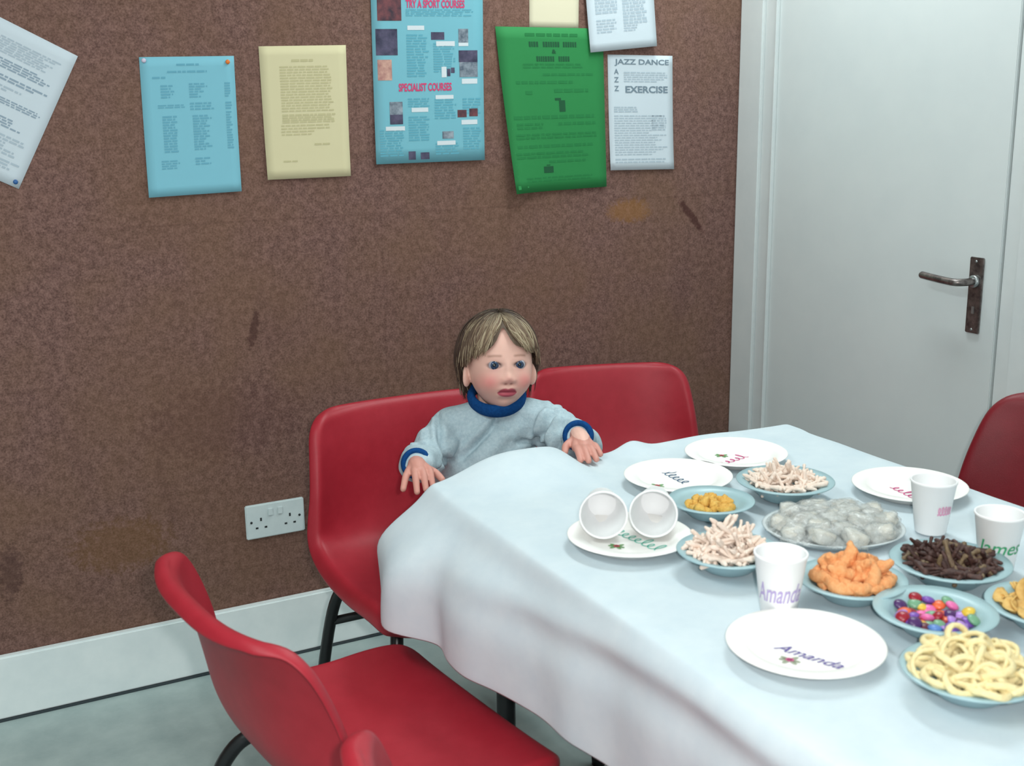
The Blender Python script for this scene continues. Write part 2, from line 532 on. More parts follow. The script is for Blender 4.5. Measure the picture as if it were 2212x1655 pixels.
pp = paper_sheet('sports_poster', 'large turquoise course poster with magenta headings and small photos', 'poster',
    ((1.026, 1.70), (1.316, 1.708), (1.309, 1.204), (1.02, 1.203)), P_poster, .002, curlb,
    [('small_print', I_post, words(.30, .92, .285, .32, 4, 1, .6, .2)
      + words(.30, .50, .40, .60, 16, 2, .6, .2)+words(.54, .74, .44, .58, 12, 3, .6, .2)+words(.80, .97, .70, .78, 6, 31, .6, .2)
      + words(.30, .50, .695, .74, 4, 4, .6, .2)+words(.54, .74, .70, .80, 8, 5, .6, .2)+words(.30, .50, .78, .90, 10, 6, .6, .2)
      + words(.04, .26, .84, .97, 11, 7, .6, .2)+words(.54, .76, .91, .97, 5, 8, .6, .3)+words(.80, .97, .84, .95, 9, 9, .6, .2)),
     ('photo_print', I_red, [(.05, .235, .26, .338)]),
     ('photo_print', I_black, [(.03, .375, .22, .495)]),
     ('photo_print', I_peach, [(.04, .515, .165, .61)]),
     ('photo_print', I_black, [(.52, .39, .64, .425)]),
     ('photo_print', I_slate, [(.77, .375, .86, .44)]),
     ('photo_print', I_black, [(.77, .475, .945, .53)]),
     ('photo_print', I_slate, [(.775, .53, .945, .60)]),
     ('photo_print', I_red, [(.78, .545, .845, .585)]),
     ('photo_print', I_black, [(.66, .56, .69, .595), (.695, .555, .73, .58)]),
     ('photo_print', I_slate, [(.135, .71, .25, .77)]),
     ('photo_print', I_black, [(.135, .77, .25, .815)]),
     ('photo_print', I_red, [(.75, .755, .835, .79), (.86, .75, .94, .787)]),
     ('photo_print', I_slate, [(.605, .855, .71, .89)]),
     ('photo_print', I_black, [(.29, .945, .355, .985), (.40, .952, .48, .985)]),
     ('caption_label', I_lab, [(.31, .36, .46, .38), (.565, .432, .735, .455), (.77, .437, .86, .455), (.795, .608, .94, .632), (.55, .683, .715, .702), (.33, .74, .48, .76),
                               (.095, .825, .265, .845), (.785, .803, .935, .825), (.555, .90, .725, .92), (.61, .55, .655, .60)]),
     ('caption_text', I_pink, words(.35, .44, .367, .373, 1, 41, .8, .1, (.01, .03))+words(.61, .69, .441, .447, 1, 42, .8, .1, (.01, .03))+words(.83, .90, .617, .623, 1, 43, .8, .1, (.01, .03))
      + words(.59, .68, .690, .696, 1, 44, .8, .1, (.01, .03))+words(.36, .45, .747, .753, 1, 45, .8, .1, (.01, .03))+words(.15, .21, .832, .838, 1, 46, .8, .1, (.01, .03))+words(.82, .90, .811, .817, 1, 47, .8, .1, (.01, .03))+words(.59, .69, .907, .913, 1, 48, .8, .1, (.01, .03)))],
    [('TRY A SPORT COURSES', .30, .243, .83, .28, I_pink, .03), ('SPECIALIST COURSES', .22, .625, .70, .663, I_pink, .03)])
def green_bulge(u, v):
    return .004*v + .03*max(0, 1-u*2.2)**2*max(0, v-.15)**1.5
gp = paper_sheet('event_poster', 'bright green poster with curled bottom left corner', 'poster',
    ((1.346, 1.525), (1.656, 1.525), (1.668, 1.123), (1.386, 1.117)), P_green, .004, green_bulge,
    [('poster_text', I_green, words(.26, .76, .035, .06, 1, 1, .7, .05)+words(.22, .84, .215, .25, 2, 2, .55, .1)+words(.40, .90, .275, .295, 1, 3, .7, .1)
      + words(.14, .70, .32, .345, 1, 4, .7, .1)+words(.50, .86, .37, .40, 1, 5, .7, .1)+words(.22, .30, .38, .41, 1, 51, .7, .1)
      + words(.08, .92, .53, .56, 1, 6, .7, .05)+words(.10, .40, .575, .62, 2, 61, .6, .2)+words(.52, .92, .575, .60, 1, 7, .7, .05)+words(.08, .92, .64, .68, 2, 8, .6, .1)+words(.08, .90, .71, .735, 1, 9, .7, .1)
      + words(.06, .86, .755, .80, 2, 10, .6, .2)+words(.40, .80, .81, .83, 1, 11, .7, .1)+words(.14, .90, .91, .945, 2, 12, .55, .15)),
     ('poster_heading', I_green2, words(.29, .385, .085, .118, 1, 71, .95, .0, (.012, .02))+words(.42, .58, .085, .118, 1, 72, .95, .0, (.012, .02))+words(.61, .74, .085, .118, 1, 73, .95, .0, (.012, .02))
      + words(.35, .53, .172, .205, 1, 74, .95, .0, (.012, .02))+words(.56, .68, .172, .205, 1, 75, .95, .0, (.012, .02))),
     ('poster_motif', I_green2, [(.54, .44, .60, .51), (.50, .425, .56, .44), (.34, .845, .44, .885), (.37, .835, .41, .84)])],
    [('&', .50, .13, .54, .155, I_green2, .03)])
paper_sheet('notice_sheet', 'pale cream sheet tucked above the green poster', 'paper',
            ((1.445, 1.76), (1.589, 1.762), (1.585, 1.524), (1.443, 1.524)), P_cream2, .001, flat,
            [('typed_text', I_cream, words(.15, .85, .1, .7, 14, 1, .5, .2))])
paper_sheet('notice_sheet', 'white two-column sheet overlapping the corner of the green poster', 'paper',
            ((1.587, 1.762), (1.793, 1.782), (1.816, 1.483), (1.614, 1.465)), P_white, .009, lambda u, v: .004*v*v+.004*u*v,
            [('typed_text', I_grey, words(.12, .46, .10, .70, 22, 1, .72, .12)+words(.12, .42, .74, .86, 5, 3, .6, .3)+words(.52, .88, .10, .80, 26, 2, .72, .12)+words(.52, .74, .80, .86, 3, 4, .6, .3))])
paper_sheet('dance_notice', 'white JAZZ DANCE exercise notice below the two-column sheet', 'paper',
            ((1.673, 1.461), (1.877, 1.459), (1.885, 1.161), (1.681, 1.165)), P_white, .001, curlb,
            [('typed_text', I_grey, words(.24, .92, .145, .24, 5, 1, .55, .25)+words(.08, .46, .445, .50, 3, 2, .6, .1)+words(.08, .92, .52, .88, 17, 3, .45, .35)+words(.66, .90, .52, .66, 7, 4, .6, .1)+words(.08, .92, .90, .95, 2, 5, .5, .1))],
            [('JAZZ DANCE', .10, .035, .94, .095, I_head, .02), ('A', .09, .12, .16, .165, I_head, .02), ('Z', .09, .19, .16, .235, I_head, .02), ('Z', .09, .265, .16, .31, I_head, .02),
             ('EXERCISE', .26, .265, .92, .325, I_head, .03)])
def pin(x, z, m, label, d=.004):
    o = lathe('drawing_pin', [(0, .004), (.003, .0036), (.0048, .0022), (.005, .0008), (.0046, 0), (.0009, -.0004), (.0009, -.004), (0, -.004)], m, None, 16)
    o.rotation_euler = (PI/2, 0, 0); o.location = (x, YW-d, z)
    tag(o, label, 'pin', 'drawing pins in the papers')
pin(.681, 1.438, I_orange, 'orange drawing pin in the top right of the blue sheet', .0022)
pin(.500, 1.440, I_whitepin, 'pale drawing pin in the top left of the blue sheet', .0022)
pin(.219, 1.194, I_bluepin, 'blue drawing pin at the bottom of the tilted white sheet', .0035)

# ------------------------------------------------------------------ red chairs
def chair_shell():
    prof = [(-.236, .697, .203, .040), (-.226, .688, .207, .046), (-.214, .652, .213, .056), (-.202, .60, .220, .062), (-.191, .545, .226, .064), (-.179, .492, .231, .060),
            (-.156, .446, .235, .050), (-.118, .420, .236, .036), (-.05, .408, .234, .022), (.05, .408, .230, .014), (.13, .416, .226, .010), (.185, .417, .222, .007), (.212, .408, .220, .004), (.224, .392, .218, .002)]
    P = catmull(prof, 4)
    # extra rows near the two ends so that the corners come out round
    n = len(P)
    acc = [0]
    for a, b_ in zip(P, P[1:]):
        acc.append(acc[-1]+math.hypot(b_[0]-a[0], b_[1]-a[1]))
    Ltot = acc[-1]
    nu = 22
    rows = []
    ds = [0, .003, .008, .015, .024, .036, .05]
    dd = ds+[.05+(Ltot-.10)*k/26 for k in range(1, 26)]+[Ltot-d for d in reversed(ds)]
    def at(d):
        for i in range(n-1):
            if acc[i+1] >= d-1e-9:
                t = (d-acc[i])/(acc[i+1]-acc[i])
                return [P[i][c]*(1-t)+P[i+1][c]*t for c in range(4)]
        return list(P[-1])
    for d in dd:
        y, z, w, c = at(d)
        y2, z2 = at(min(Ltot, d+.004))[:2]; y1, z1 = at(max(0, d-.004))[:2]
        ty, tz = y2-y1, z2-z1
        l = math.hypot(ty, tz); ty /= l; tz /= l
        N = V((0, -tz, ty))              # towards the sitter
        if N.z+N.y < 0: N = -N
        for (r, e) in ((.055, d), (.05, Ltot-d)):
            if e < r:
                w = w-r+math.sqrt(max(0, r*r-(r-e)**2))
        rows.append((V((0, y, z)), w, c, N))
    grid = []
    vs = []
    Ns = []
    for (p, w, c, N) in rows:
        line = []
        for i in range(nu+1):
            u = math.sin((i/nu*2-1)*PI/2)*.35+(i/nu*2-1)*.65
            off = c*abs(u)**3
            line.append(len(vs))
            Nh = V((0, N.y, N.z*(1-1.0*sstep(.50, .64, p.z))))
            vs.append(p+V((w*u, 0, 0))+Nh*off)
            sl = c*3*abs(u)**2*(1 if u > 0 else -1)/w
            Ns.append((N-V((sl, 0, 0))).normalized())
        grid.append(line)
    fs = []
    m_ = len(rows)
    for j in range(m_-1):
        for i in range(nu):
            fs.append((grid[j][i], grid[j][i+1], grid[j+1][i+1], grid[j+1][i]))
    loop = grid[0][:]+[grid[j][nu] for j in range(1, m_)]+[grid[m_-1][i] for i in range(nu-1, -1, -1)]+[grid[j][0] for j in range(m_-2, 0, -1)]
    cen = V((0, -.1, .5))
    k = len(loop)
    prev = loop
    rings = [(.004, .001), (.0085, .004), (.0105, .010), (.0105, .022)]
    outs = []
    for a in range(k):
        t = vs[loop[(a+1) % k]]-vs[loop[a-1]]
        nn = Ns[loop[a]]
        o_ = t.cross(nn).normalized()
        outs.append(o_)
    # smooth the outward directions
    for _ in range(2):
        outs = [(outs[a-1]+outs[a]*2+outs[(a+1) % k]).normalized() for a in range(k)]
    sgn = 1 if sum(outs[a].dot(vs[loop[a]]-V((0, vs[loop[a]].y*.2, .46))) for a in range(k)) > 0 else -1
    for (oo, dn) in rings:
        cur = []
        for a in range(k):
            cur.append(len(vs))
            vs.append(vs[loop[a]]+outs[a]*sgn*oo-Ns[loop[a]]*dn*(1+.7*(1-sstep(.42, .56, vs[loop[a]].z))))
        for a in range(k):
            b_ = (a+1) % k
            fs.append((prev[a], prev[b_], cur[b_], cur[a]))
        prev = cur
    return vs, fs

def make_chair(label):
    t = empty('red_chair'); tag(t, label, 'chair', 'red moulded plastic chairs around the table')
    vs, fs = chair_shell()
    sh = pyobj('seat_shell', vs, fs, M_red, t, True)
    bm = bmesh.new(); bm.from_mesh(sh.data)
    bmesh.ops.remove_doubles(bm, verts=bm.verts, dist=1e-5)
    bmesh.ops.recalc_face_normals(bm, faces=bm.faces)
    bm.to_mesh(sh.data); bm.free()
    md = sh.modifiers.new('thickness', 'SOLIDIFY'); md.thickness = .004; md.offset = 0
    md = sh.modifiers.new('smooth', 'SUBSURF'); md.levels = 1; md.render_levels = 1
    for s in (-1, 1):
        rear = catmull([(s*.245, -.175, .012), (s*.230, -.170, .15), (s*.208, -.155, .285), (s*.190, -.125, .350), (s*.177, -.085, .372), (s*.17, -.05, .378)], 5)
        l = tube('leg', rear, .0122, M_black, t)
        tube('foot', [(s*.245, -.1752, .001), (s*.2445, -.175, .022)], .0135, M_rubber, l)
        front = catmull([(s*.215, .205, .012), (s*.205, .185, .15), (s*.195, .165, .30), (s*.185, .145, .355), (s*.175, .10, .374), (s*.17, .05, .378)], 5)
        l = tube('leg', front, .0122, M_black, t)
        tube('foot', [(s*.215, .2052, .001), (s*.2145, .203, .022)], .0135, M_rubber, l)
        tube('seat_rail', [(s*.17, -.052, .378), (s*.17, 0, .379), (s*.17, .052, .378)], .0112, M_black, t)
    tube('cross_bar', [(-.17, -.04, .374), (.17, -.04, .374)], .010, M_black, t)
    tube('cross_bar', [(-.212, -.157, .262), (.212, -.157, .262)], .009, M_black, t)
    return t

D = math.radians
chair0 = make_chair('red plastic chair nearest the camera, turned to the long side of the table')
spots = [((.516, 1.512, 0), D(-83), 1.0, 'empty red plastic chair in the left foreground, seen from behind'),
         ((.928, 2.062, 0), D(180), 1.03, 'red plastic chair the toddler sits on'),
         ((1.550, 2.380, 0), D(162.5), .94, 'empty red plastic chair beside the toddler, nearest the door'),
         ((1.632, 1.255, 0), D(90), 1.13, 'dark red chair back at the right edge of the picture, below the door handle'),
         ((.580, .900, 0), D(-84), .99, 'red chair at the bottom edge, only its back corner in view')]
for i, (loc, rz, s, lab) in enumerate(spots):
    c = chair0 if i == 0 else copy_tree(chair0)
    c.location = loc; c.rotation_euler = (0, 0, rz); c.scale = (s, s, s)
    c['label'] = lab
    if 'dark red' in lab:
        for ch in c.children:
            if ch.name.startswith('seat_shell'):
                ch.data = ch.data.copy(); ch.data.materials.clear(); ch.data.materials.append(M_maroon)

# ------------------------------------------------------------------ table and cloth
X0, X1, Y0, Y1, ZT = .757, 1.541, .16, 1.765, .70
tb = empty('party_table', ((X0+X1)/2, (Y0+Y1)/2, 0)); tag(tb, 'long table hidden under a white paper cloth, dark legs', 'table')
cxT, cyT = tb.location.x, tb.location.y
obj('table_top', add_box(bmesh.new(), X0+.006-cxT, X1-.006-cxT, Y0+.006-cyT, Y1-.006-cyT, ZT-.028, ZT-.0035, .004), M_tabletop, tb)
for sx in (X0+.07, X1-.07):
    for sy in (Y0+.09, Y1-.13):
        l = tube('leg', [(sx-cxT, sy-cyT, .012), (sx-cxT, sy-cyT, ZT-.03)], .0165, M_black, tb, 14)
        tube('foot', [(sx-cxT, sy-cyT, .0005), (sx-cxT, sy-cyT, .022)], .019, M_rubber, l, 14)
    tube('side_rail', [(sx-cxT, Y0+.09-cyT, ZT-.05), (sx-cxT, Y1-.13-cyT, ZT-.05)], .014, M_black, tb, 12)
for sy in (Y0+.09, Y1-.13):
    tube('end_rail', [(X0+.07-cxT, sy-cyT, ZT-.052), (X1-.07-cxT, sy-cyT, ZT-.052)], .013, M_black, tb, 12)
tube('stretcher', [(X0+.07-cxT, Y0+.09-cyT, .19), (X0+.07-cxT, Y1-.13-cyT, .19)], .013, M_black, tb, 12)

def cloth_bump(x, y):
    e = sstep(Y1-.15, Y1, y)
    b = .039*math.exp(-(abs(x-.935)/.125)**3.2)*e
    b += (.018*math.exp(-((x-1.165)/.032)**2)+.008*math.exp(-((x-1.30)/.12)**2))*sstep(Y1-.05, Y1, y)
    b *= 1-.9*math.exp(-((x-1.050)/.030)**2)
    w = .0014*(noise.noise(V((x*7, y*7, 3)))+.5*noise.noise(V((x*18, y*18, 9))))
    return b+w
def make_cloth():
    nx, ny = 56, 100
    vs, fs = [], []
    gx = [X0+(X1-X0)*i/nx for i in range(nx+1)]
    gy = [Y0+(Y1-Y0)*j/ny for j in range(ny+1)]
    edge = lambda x, y: min(x-X0, X1-x, y-Y0, Y1-y)
    for y in gy:
        for x in gx:
            z = ZT+cloth_bump(x, y)*sstep(-.0, .0001, 1)
            if edge(x, y) < .012 and y < Y1-.05: z -= .003*(1-edge(x, y)/.012)
            vs.append(V((x, y, z)))
    idx = lambda i, j: j*(nx+1)+i
    for j in range(ny):
        for i in range(nx):
            fs.append((idx(i, j), idx(i+1, j), idx(i+1, j+1), idx(i, j+1)))
    loop = [(i, 0) for i in range(nx)]+[(nx, j) for j in range(ny)]+[(i, ny) for i in range(nx, 0, -1)]+[(0, j) for j in range(ny, 0, -1)]
    E = .224
    es = [.006, .014, .024, .036, .05, .066, .084, .104, .125, .147, .17, .19, .208, E]
    # corner headings (degrees): how the drape fans out round each corner
    cor = {(0, ny): 158, (nx, ny): 45, (nx, 0): -45, (0, 0): -135}
    prev = [idx(i, j) for i, j in loop]
    cols = []
    for (i, j) in loop:
        x, y = gx[i], gy[j]
        if j == 0: base = -90
        elif j == ny: base = 90
        elif i == 0: base = 180
        else: base = 0
        if i == 0 and j == ny: base = 158
        ang = base
        for (ci, cj), ca in cor.items():
            d = math.hypot(x-gx[ci], y-gy[cj])
            if d < .16:
                k = 1-sstep(0, .16, d)
                da = ((ca-base+180) % 360)-180
                ang = base+da*k
        a = math.radians(ang)
        t = y if base in (0, 180, 158) else x
        # flare of the hem
        if base == 180 or (i == 0):
            fl_ = .012+.085*sstep(1.15, 1.74, y)
            fl_ += .006*noise.noise(V((0, y*7, 1)))+.003*math.sin(y*31)
        elif j == ny:
            fl_ = .05+.02*math.sin(x*27)+.015*noise.noise(V((x*10, 0, 5)))
            fl_ += .045*(1-sstep(0, .12, x-X0))
        else:
            fl_ = .03+.012*math.sin(t*25)
        cols.append((V((math.cos(a), math.sin(a), 0)), fl_, t, base))
    for e in es:
        cur = []
        for (i, j), (dv, fl_, t, base) in zip(loop, cols):
            p0 = vs[idx(i, j)]
            r = .02
            if e < r*1.4:
                aa = e/(r*1.4)*PI/2
                out, dn = r*math.sin(aa), r*(1-math.cos(aa))
            else:
                out, dn = r, r+(e-r*1.4)
            g = sstep(0, .13, e)
            out2 = out*.45+fl_*g
            wr = .0
            if base == 180:
                wr = .010*math.exp(-((e-.055-.02*math.sin(t*5))/.016)**2)*sstep(.6, .9, t)*(1-sstep(1.45, 1.7, t))
                wr -= .006*math.exp(-((e-.095-.02*math.sin(t*5))/.02)**2)*(1-sstep(1.45, 1.7, t))
            fold = (.012*math.sin(t*38+1.3*math.sin(t*9))+.008*noise.noise(V((t*22, 2, base))))*sstep(.03, E, e)
            if base in (180, 158):
                fold += (.020*math.exp(-((t-1.655)/.030)**2)-.014*math.exp(-((t-1.585)/.028)**2)+.009*math.exp(-((t-1.47)/.05)**2))*sstep(.02, .16, e)
            if base in (180, 158): fold *= .18+1.0*sstep(1.5, 1.70, t)
            if base == 180 or base == 158: dn -= .016*sstep(1.45, 1.74, t)*e/E
            elif base == 90: dn -= .016*(1-sstep(0, .12, t-X0))*e/E
            p = V((p0.x, p0.y, ZT+(p0.z-ZT)*max(0, 1-e/.12)))+dv*(out2+wr+fold)
            p.z -= dn
            cur.append(len(vs)); vs.append(p)
        k = len(loop)
        for a in range(k):
            b_ = (a+1) % k
            fs.append((prev[b_], prev[a], cur[a], cur[b_]))
        prev = cur
    o = pyobj('tablecloth', vs, fs, M_cloth, None, True)
    bm = bmesh.new(); bm.from_mesh(o.data)
    bmesh.ops.recalc_face_normals(bm, faces=bm.faces)
    bm.to_mesh(o.data); bm.free()
    md = o.modifiers.new('thickness', 'SOLIDIFY'); md.thickness = .001; md.offset = -1
    md = o.modifiers.new('smooth', 'SUBSURF'); md.levels = 1; md.render_levels = 1
    return tag(o, 'white paper tablecloth draped over the party table', 'tablecloth')
make_cloth()
ZS = ZT+.0025      # top of the cloth

# ------------------------------------------------------------------ plates, bowls, cups
PLATE = [(0, .0008), (.055, .0008), (.060, .002), (.069, .0135), (.088, .0165), (.0915, .0165), (.0925, .0158), (.0925, .0150), (.090, .0150), (.070, .0118), (.062, 0), (0, 0)]
BOWL = [(0, 0), (.030, 0), (.0325, .0015), (.036, .003), (.055, .022), (.060, .0265), (.0745, .0295), (.0755, .0305), (.0745, .0318), (.060, .0290), (.0545, .0252), (.036, .0075), (.030, .0055), (0, .005)]
def stroke(name, pts, w, m, parent):
    """flat pen stroke lying on a plate"""
    vs, fs = [], []
    n = len(pts)
    for i, p in enumerate(pts):
        t = (pts[min(i+1, n-1)]-pts[max(i-1, 0)]).normalized()
        nn = V((-t.y, t.x, 0))
        vs += [p+nn*w, p-nn*w]
    for i in range(n-1):
        fs.append((2*i, 2*i+1, 2*i+3, 2*i+2))
    return pyobj(name, vs, fs, m, parent)
def scribble(a, b_, h, loops, seed, z):
    r = random.Random(seed)
    a, b_ = V((*a, 0)), V((*b_, 0))
    d = b_-a; t = d.normalized(); n = V((-t.y, t.x, 0))
    pts = []
    N = loops*14
    hs = [r.choice((1, 1, .9, 1.9, 1.1, 1, 1.7)) for _ in range(loops+1)]
    for i in range(N+1):
        s = i/N*loops
        k = hs[int(min(loops-1, s))]
        ph = s*2*PI
        pts.append(a+d*(i/N)+t*(math.sin(ph)*h*.38)+n*((1-math.cos(ph))*.5*h*k)+n*0+V((0, 0, z)))
    return pts
def plate(loc, label, rz=0, m=M_plate, flower=None, write=None, word=None, pen=None):
    root = empty('paper_plate', loc, 0); tag(root, label, 'plate', 'white paper party plates')
    o = lathe('dish', PLATE, m, root, 56)
    L_ = lambda p: (p[0]-loc[0], p[1]-loc[1])
    zt = .0014
    if flower:
        c = L_(flower[0])
        vs, fs = [], []
        R_ = random.Random(3)
        for k, aa in enumerate((-2.5, -1.2, -.55, .5, 2.3, 2.9)):
            aa -= .48
            ctr = V((c[0]+.007*math.cos(aa), c[1]+.007*math.sin(aa), zt))
            b0 = len(vs)
            for q in range(8):
                th = 2*PI*q/8
                lx, ly = .0062*math.cos(th), .0030*math.sin(th)
                vs.append(ctr+V((lx*math.cos(aa)-ly*math.sin(aa), lx*math.sin(aa)+ly*math.cos(aa), 0)))
            fs.append(tuple(b0+q for q in range(8)))
        pyobj('leaf_print', vs, fs, flower[1], root)
        vs, fs = [], []
        for k in range(5):
            aa = 2*PI*k/5
            ctr = V((c[0]+.0028*math.cos(aa), c[1]+.0028*math.sin(aa), zt+.0003))
            b0 = len(vs)
            for q in range(8):
                th = 2*PI*q/8
                vs.append(ctr+V((.0025*math.cos(th), .0025*math.sin(th), 0)))
            fs.append(tuple(b0+q for q in range(8)))
        pyobj('flower_print', vs, fs, flower[2], root)
    if write:
        a, b_ = L_(write[0]), L_(write[1])
        if word:
            tv, tf, asp = text_data(word, 1, .45, .004)
            A, B = V((*a, 0)), V((*b_, 0))
            d = B-A; n = V((-d.y, d.x, 0)).normalized()*write[2]
            pyobj('handwriting', [A+d*u+n*v+V((0, 0, zt+.0002)) for u, v in tv], tf, pen, root)
        else:
            stroke('handwriting', scribble(a, b_, write[2], write[3], write[4], zt+.0002), .0011, pen, root)
    return root
K_purple = mat('purple_ink', (80, 64, 146), .6)
K_green = mat('green_ink', (104, 196, 176), .6)
K_blue = mat('blue_ink', (60, 96, 130), .6)
K_pink = mat('magenta_ink', (214, 74, 140), .6)
K_leaf = mat('grey_green_leaf_print', (150, 158, 136), .7)
K_leaf2 = mat('green_leaf_print', (112, 158, 104), .7)
K_petal = mat('pink_petal_print', (200, 82, 136), .7)
K_petal2 = mat('red_petal_print', (190, 84, 90), .7)
plate((.882, .962, ZS), 'front paper plate with a purple handwritten name and pink flower', 0, M_plate, ((.8541, .9559), K_leaf, K_petal), ((.8560, .9890), (.8880, .9090), .017), 'Amanda', K_purple)
plate((.897, 1.360, ZS), 'paper plate with green name and two foam cups lying on it', 0, M_plate, ((.873, 1.3581), K_leaf2, K_petal2), ((.8988, 1.4115), (.9132, 1.3000), .016, 8, 5), None, K_green)
plate((1.124, 1.557, ZS), 'paper plate with blue writing, nearest the toddler', 0, M_plate, ((1.0838, 1.5601), K_leaf2, K_petal2), ((1.1302, 1.6162), (1.1270, 1.5468), .016, 5, 9), None, K_blue)
plate((1.294, 1.616, ZS), 'paper plate with magenta writing at the far end of the table', 0, M_plate, ((1.285, 1.6455), K_leaf2, K_petal2), ((1.2524, 1.5989), (1.3220, 1.6141), .013, 5, 4), None, K_pink)
plate((1.425, 1.326, ZS), 'paper plate with pink writing behind the standing foam cup', 0, M_plate, None, ((1.4149, 1.3589), (1.4041, 1.2944), .013, 5, 8), None, K_pink)
plate((1.052, .672, ZS), 'paper plate whose rim just shows at the right edge of the picture')

CUP = [(0, .003), (.0195, .003), (.0205, .005), (.0312, .080), (.0312, .0815), (.0330, .0825), (.0340, .0815), (.0340, .0790), (.0328, .0780), (.0228, .002), (.0215, 0), (0, 0)]
def cup(loc, label, word=None, pen=None, ang=0, span=1.5, zc=.036, h=.02, rot=None, scale=1):
    root = empty('foam_cup', loc); tag(root, label, 'cup', 'white foam party cups')
    lathe('body', CUP, M_foam, root, 48)
    if word:
        if word == '~':
            pts = scribble((0, 0), (1, 0), .25, 5, 3, 0)
            r_ = []
            vs, fs = [], []
            for p in pts:
                pass
            tv, tf = [], []
            n = len(pts)
            for i, p in enumerate(pts):
                t = (pts[min(i+1, n-1)]-pts[max(i-1, 0)]).normalized()
                nn = V((-t.y, t.x, 0))*.035
                tv += [((p+nn).x, (p+nn).y/.45), ((p-nn).x, (p-nn).y/.45)]
            for i in range(n-1):
                tf.append((2*i, 2*i+1, 2*i+3, 2*i+2))
        else:
            tv, tf, _ = text_data(word, 1, .3, .008)
        vs = []
        for u, v in tv:
            z = zc+(v-.5)*h
            r = .0225+(.0335-.0225)*z/.08+.0003
            a = ang+(u-.5)*span
            vs.append((r*math.cos(a), r*math.sin(a), z))
        pyobj('handwriting', vs, tf, pen, root)
    if rot: root.rotation_euler = rot
    root.scale = (scale,)*3
    return root
K_lilac = mat('lilac_ink', (176, 160, 206), .6)
K_green2 = mat('dark_green_ink', (60, 160, 110), .6)
K_rose = mat('rose_ink', (222, 160, 190), .6)
toc = lambda x, y: math.atan2(-y, -x)     # direction from a thing towards the camera's corner of the room
cup((.930, 1.066, ZS), 'foam cup with lilac writing standing behind the front plate', 'Amanda', K_lilac, toc(.93, 1.066), 2.3, .036, .026)
cup((1.318, 1.180, ZS), 'foam cup with pink writing standing before the right hand plate', '~', K_rose, toc(1.318, 1.18)+.75, .9, .045, .020)
cup((1.285, 1.032, ZS), 'foam cup with green writing at the right edge behind the dark sticks', 'James', K_green2, toc(1.285, 1.032)+.1, 2.4, .036, .026)
# two cups lying on the green-named plate, mouths to the camera
for k, (cxx, cyy, lab) in enumerate(((.906, 1.452, 'left one of two foam cups lying on the green-named plate'), (.980, 1.416, 'right one of two foam cups lying on the green-named plate'))):
    c = cup((0, 0, 0), lab)
    yaw = math.atan2(-1.40, -.92)+(.05 if k == 0 else -.05)
    # cup axis points to the camera, tipped up a little because the cup rests on its wide rim
    ax = V((math.cos(yaw), math.sin(yaw), .12)).normalized()
    c.rotation_euler = ax.to_track_quat('Z', 'Y').to_euler()
    c.scale = (1.06,)*3
    c.location = V((cxx, cyy, ZS+.0345))

def bowl(loc, label, s=1.0):
    root = empty('party_bowl', loc); tag(root, label, 'bowl', 'pale blue snack bowls')
    lathe('dish', BOWL, M_bowl, root, 56)
    root.scale = (s, s, s)
    return root
bowls = {
 'back': ((1.228, 1.405, ZS), 1.05, 'pale blue bowl of white sticks at the back beside the far plate'),
 'yellow': ((1.072, 1.396, ZS), .90, 'pale blue bowl holding a few yellow puffs'),
 'sticks': ((.963, 1.211, ZS), .96, 'pale blue bowl heaped with white sticks behind the front foam cup'),
 'orange': ((1.040, 1.054, ZS), .94, 'pale blue bowl of orange puffs beside the front foam cup'),
 'twig': ((1.191, 1.029, ZS), 1.04, 'pale blue bowl of dark brown sticks'),
 'sweet': ((1.057, .930, ZS), .97, 'pale blue bowl of coloured sweets'),
 'ring': ((.971, .800, ZS), .98, 'pale blue bowl heaped with pale yellow rings, nearest the camera'),
 'crisp': ((1.188, .876, ZS), .95, 'pale blue bowl of yellow crisps cut by the right edge'),
}
for k, (loc, s, lab) in bowls.items():
    bowl(loc, lab, s)

# snack pieces: every piece an object, mesh data shared between alike pieces
def piece_mesh(name, vs, fs, m):
    me = bpy.data.meshes.new(name)
    me.from_pydata([tuple(v) for v in vs], [], fs); me.update()
    me.materials.append(m)
    me.polygons.foreach_set('use_smooth', [True]*len(me.polygons))
    return me
def stick_mesh(name, m, L=.036, r=.0026, bend=.004, seed=0, knob=0, seg=6):
    R_ = random.Random(seed)
    n = 7
    pts, rad = [], []
    for i in range(n):
        t = i/(n-1)-.5
        pts.append(V((t*L, bend*(1-4*t*t)+R_.uniform(-1, 1)*knob*.5, R_.uniform(-1, 1)*knob*.4)))
        rad.append(r*(1+R_.uniform(-1, 1)*(.35 if knob else .08)))
    vs, fs = tube_data(pts, rad, seg, True, bool(knob))
    return piece_mesh(name, vs, fs, m)
def puff_mesh(name, m, seed, L, r):
    R_ = random.Random(seed)
    n = 9
    pts, rad = [], []
    for i in range(n):
        t = i/(n-1)-.5
        pts.append(V((t*L, .35*L*(t*t*4-.5)*R_.uniform(.3, .7), R_.uniform(-.0015, .0015))))
        rad.append(r*(1-.5*(2*abs(t))**3)*R_.uniform(.82, 1.15))
    vs, fs = tube_data(pts, rad, 9, True, True)
    vs = [v+V((noise.noise(v*300+V((seed, 0, 0))), noise.noise(v*300+V((0, seed, 9))), noise.noise(v*300+V((5, 0, seed)))))*.0016 for v in vs]
    return piece_mesh(name, vs, fs, m)
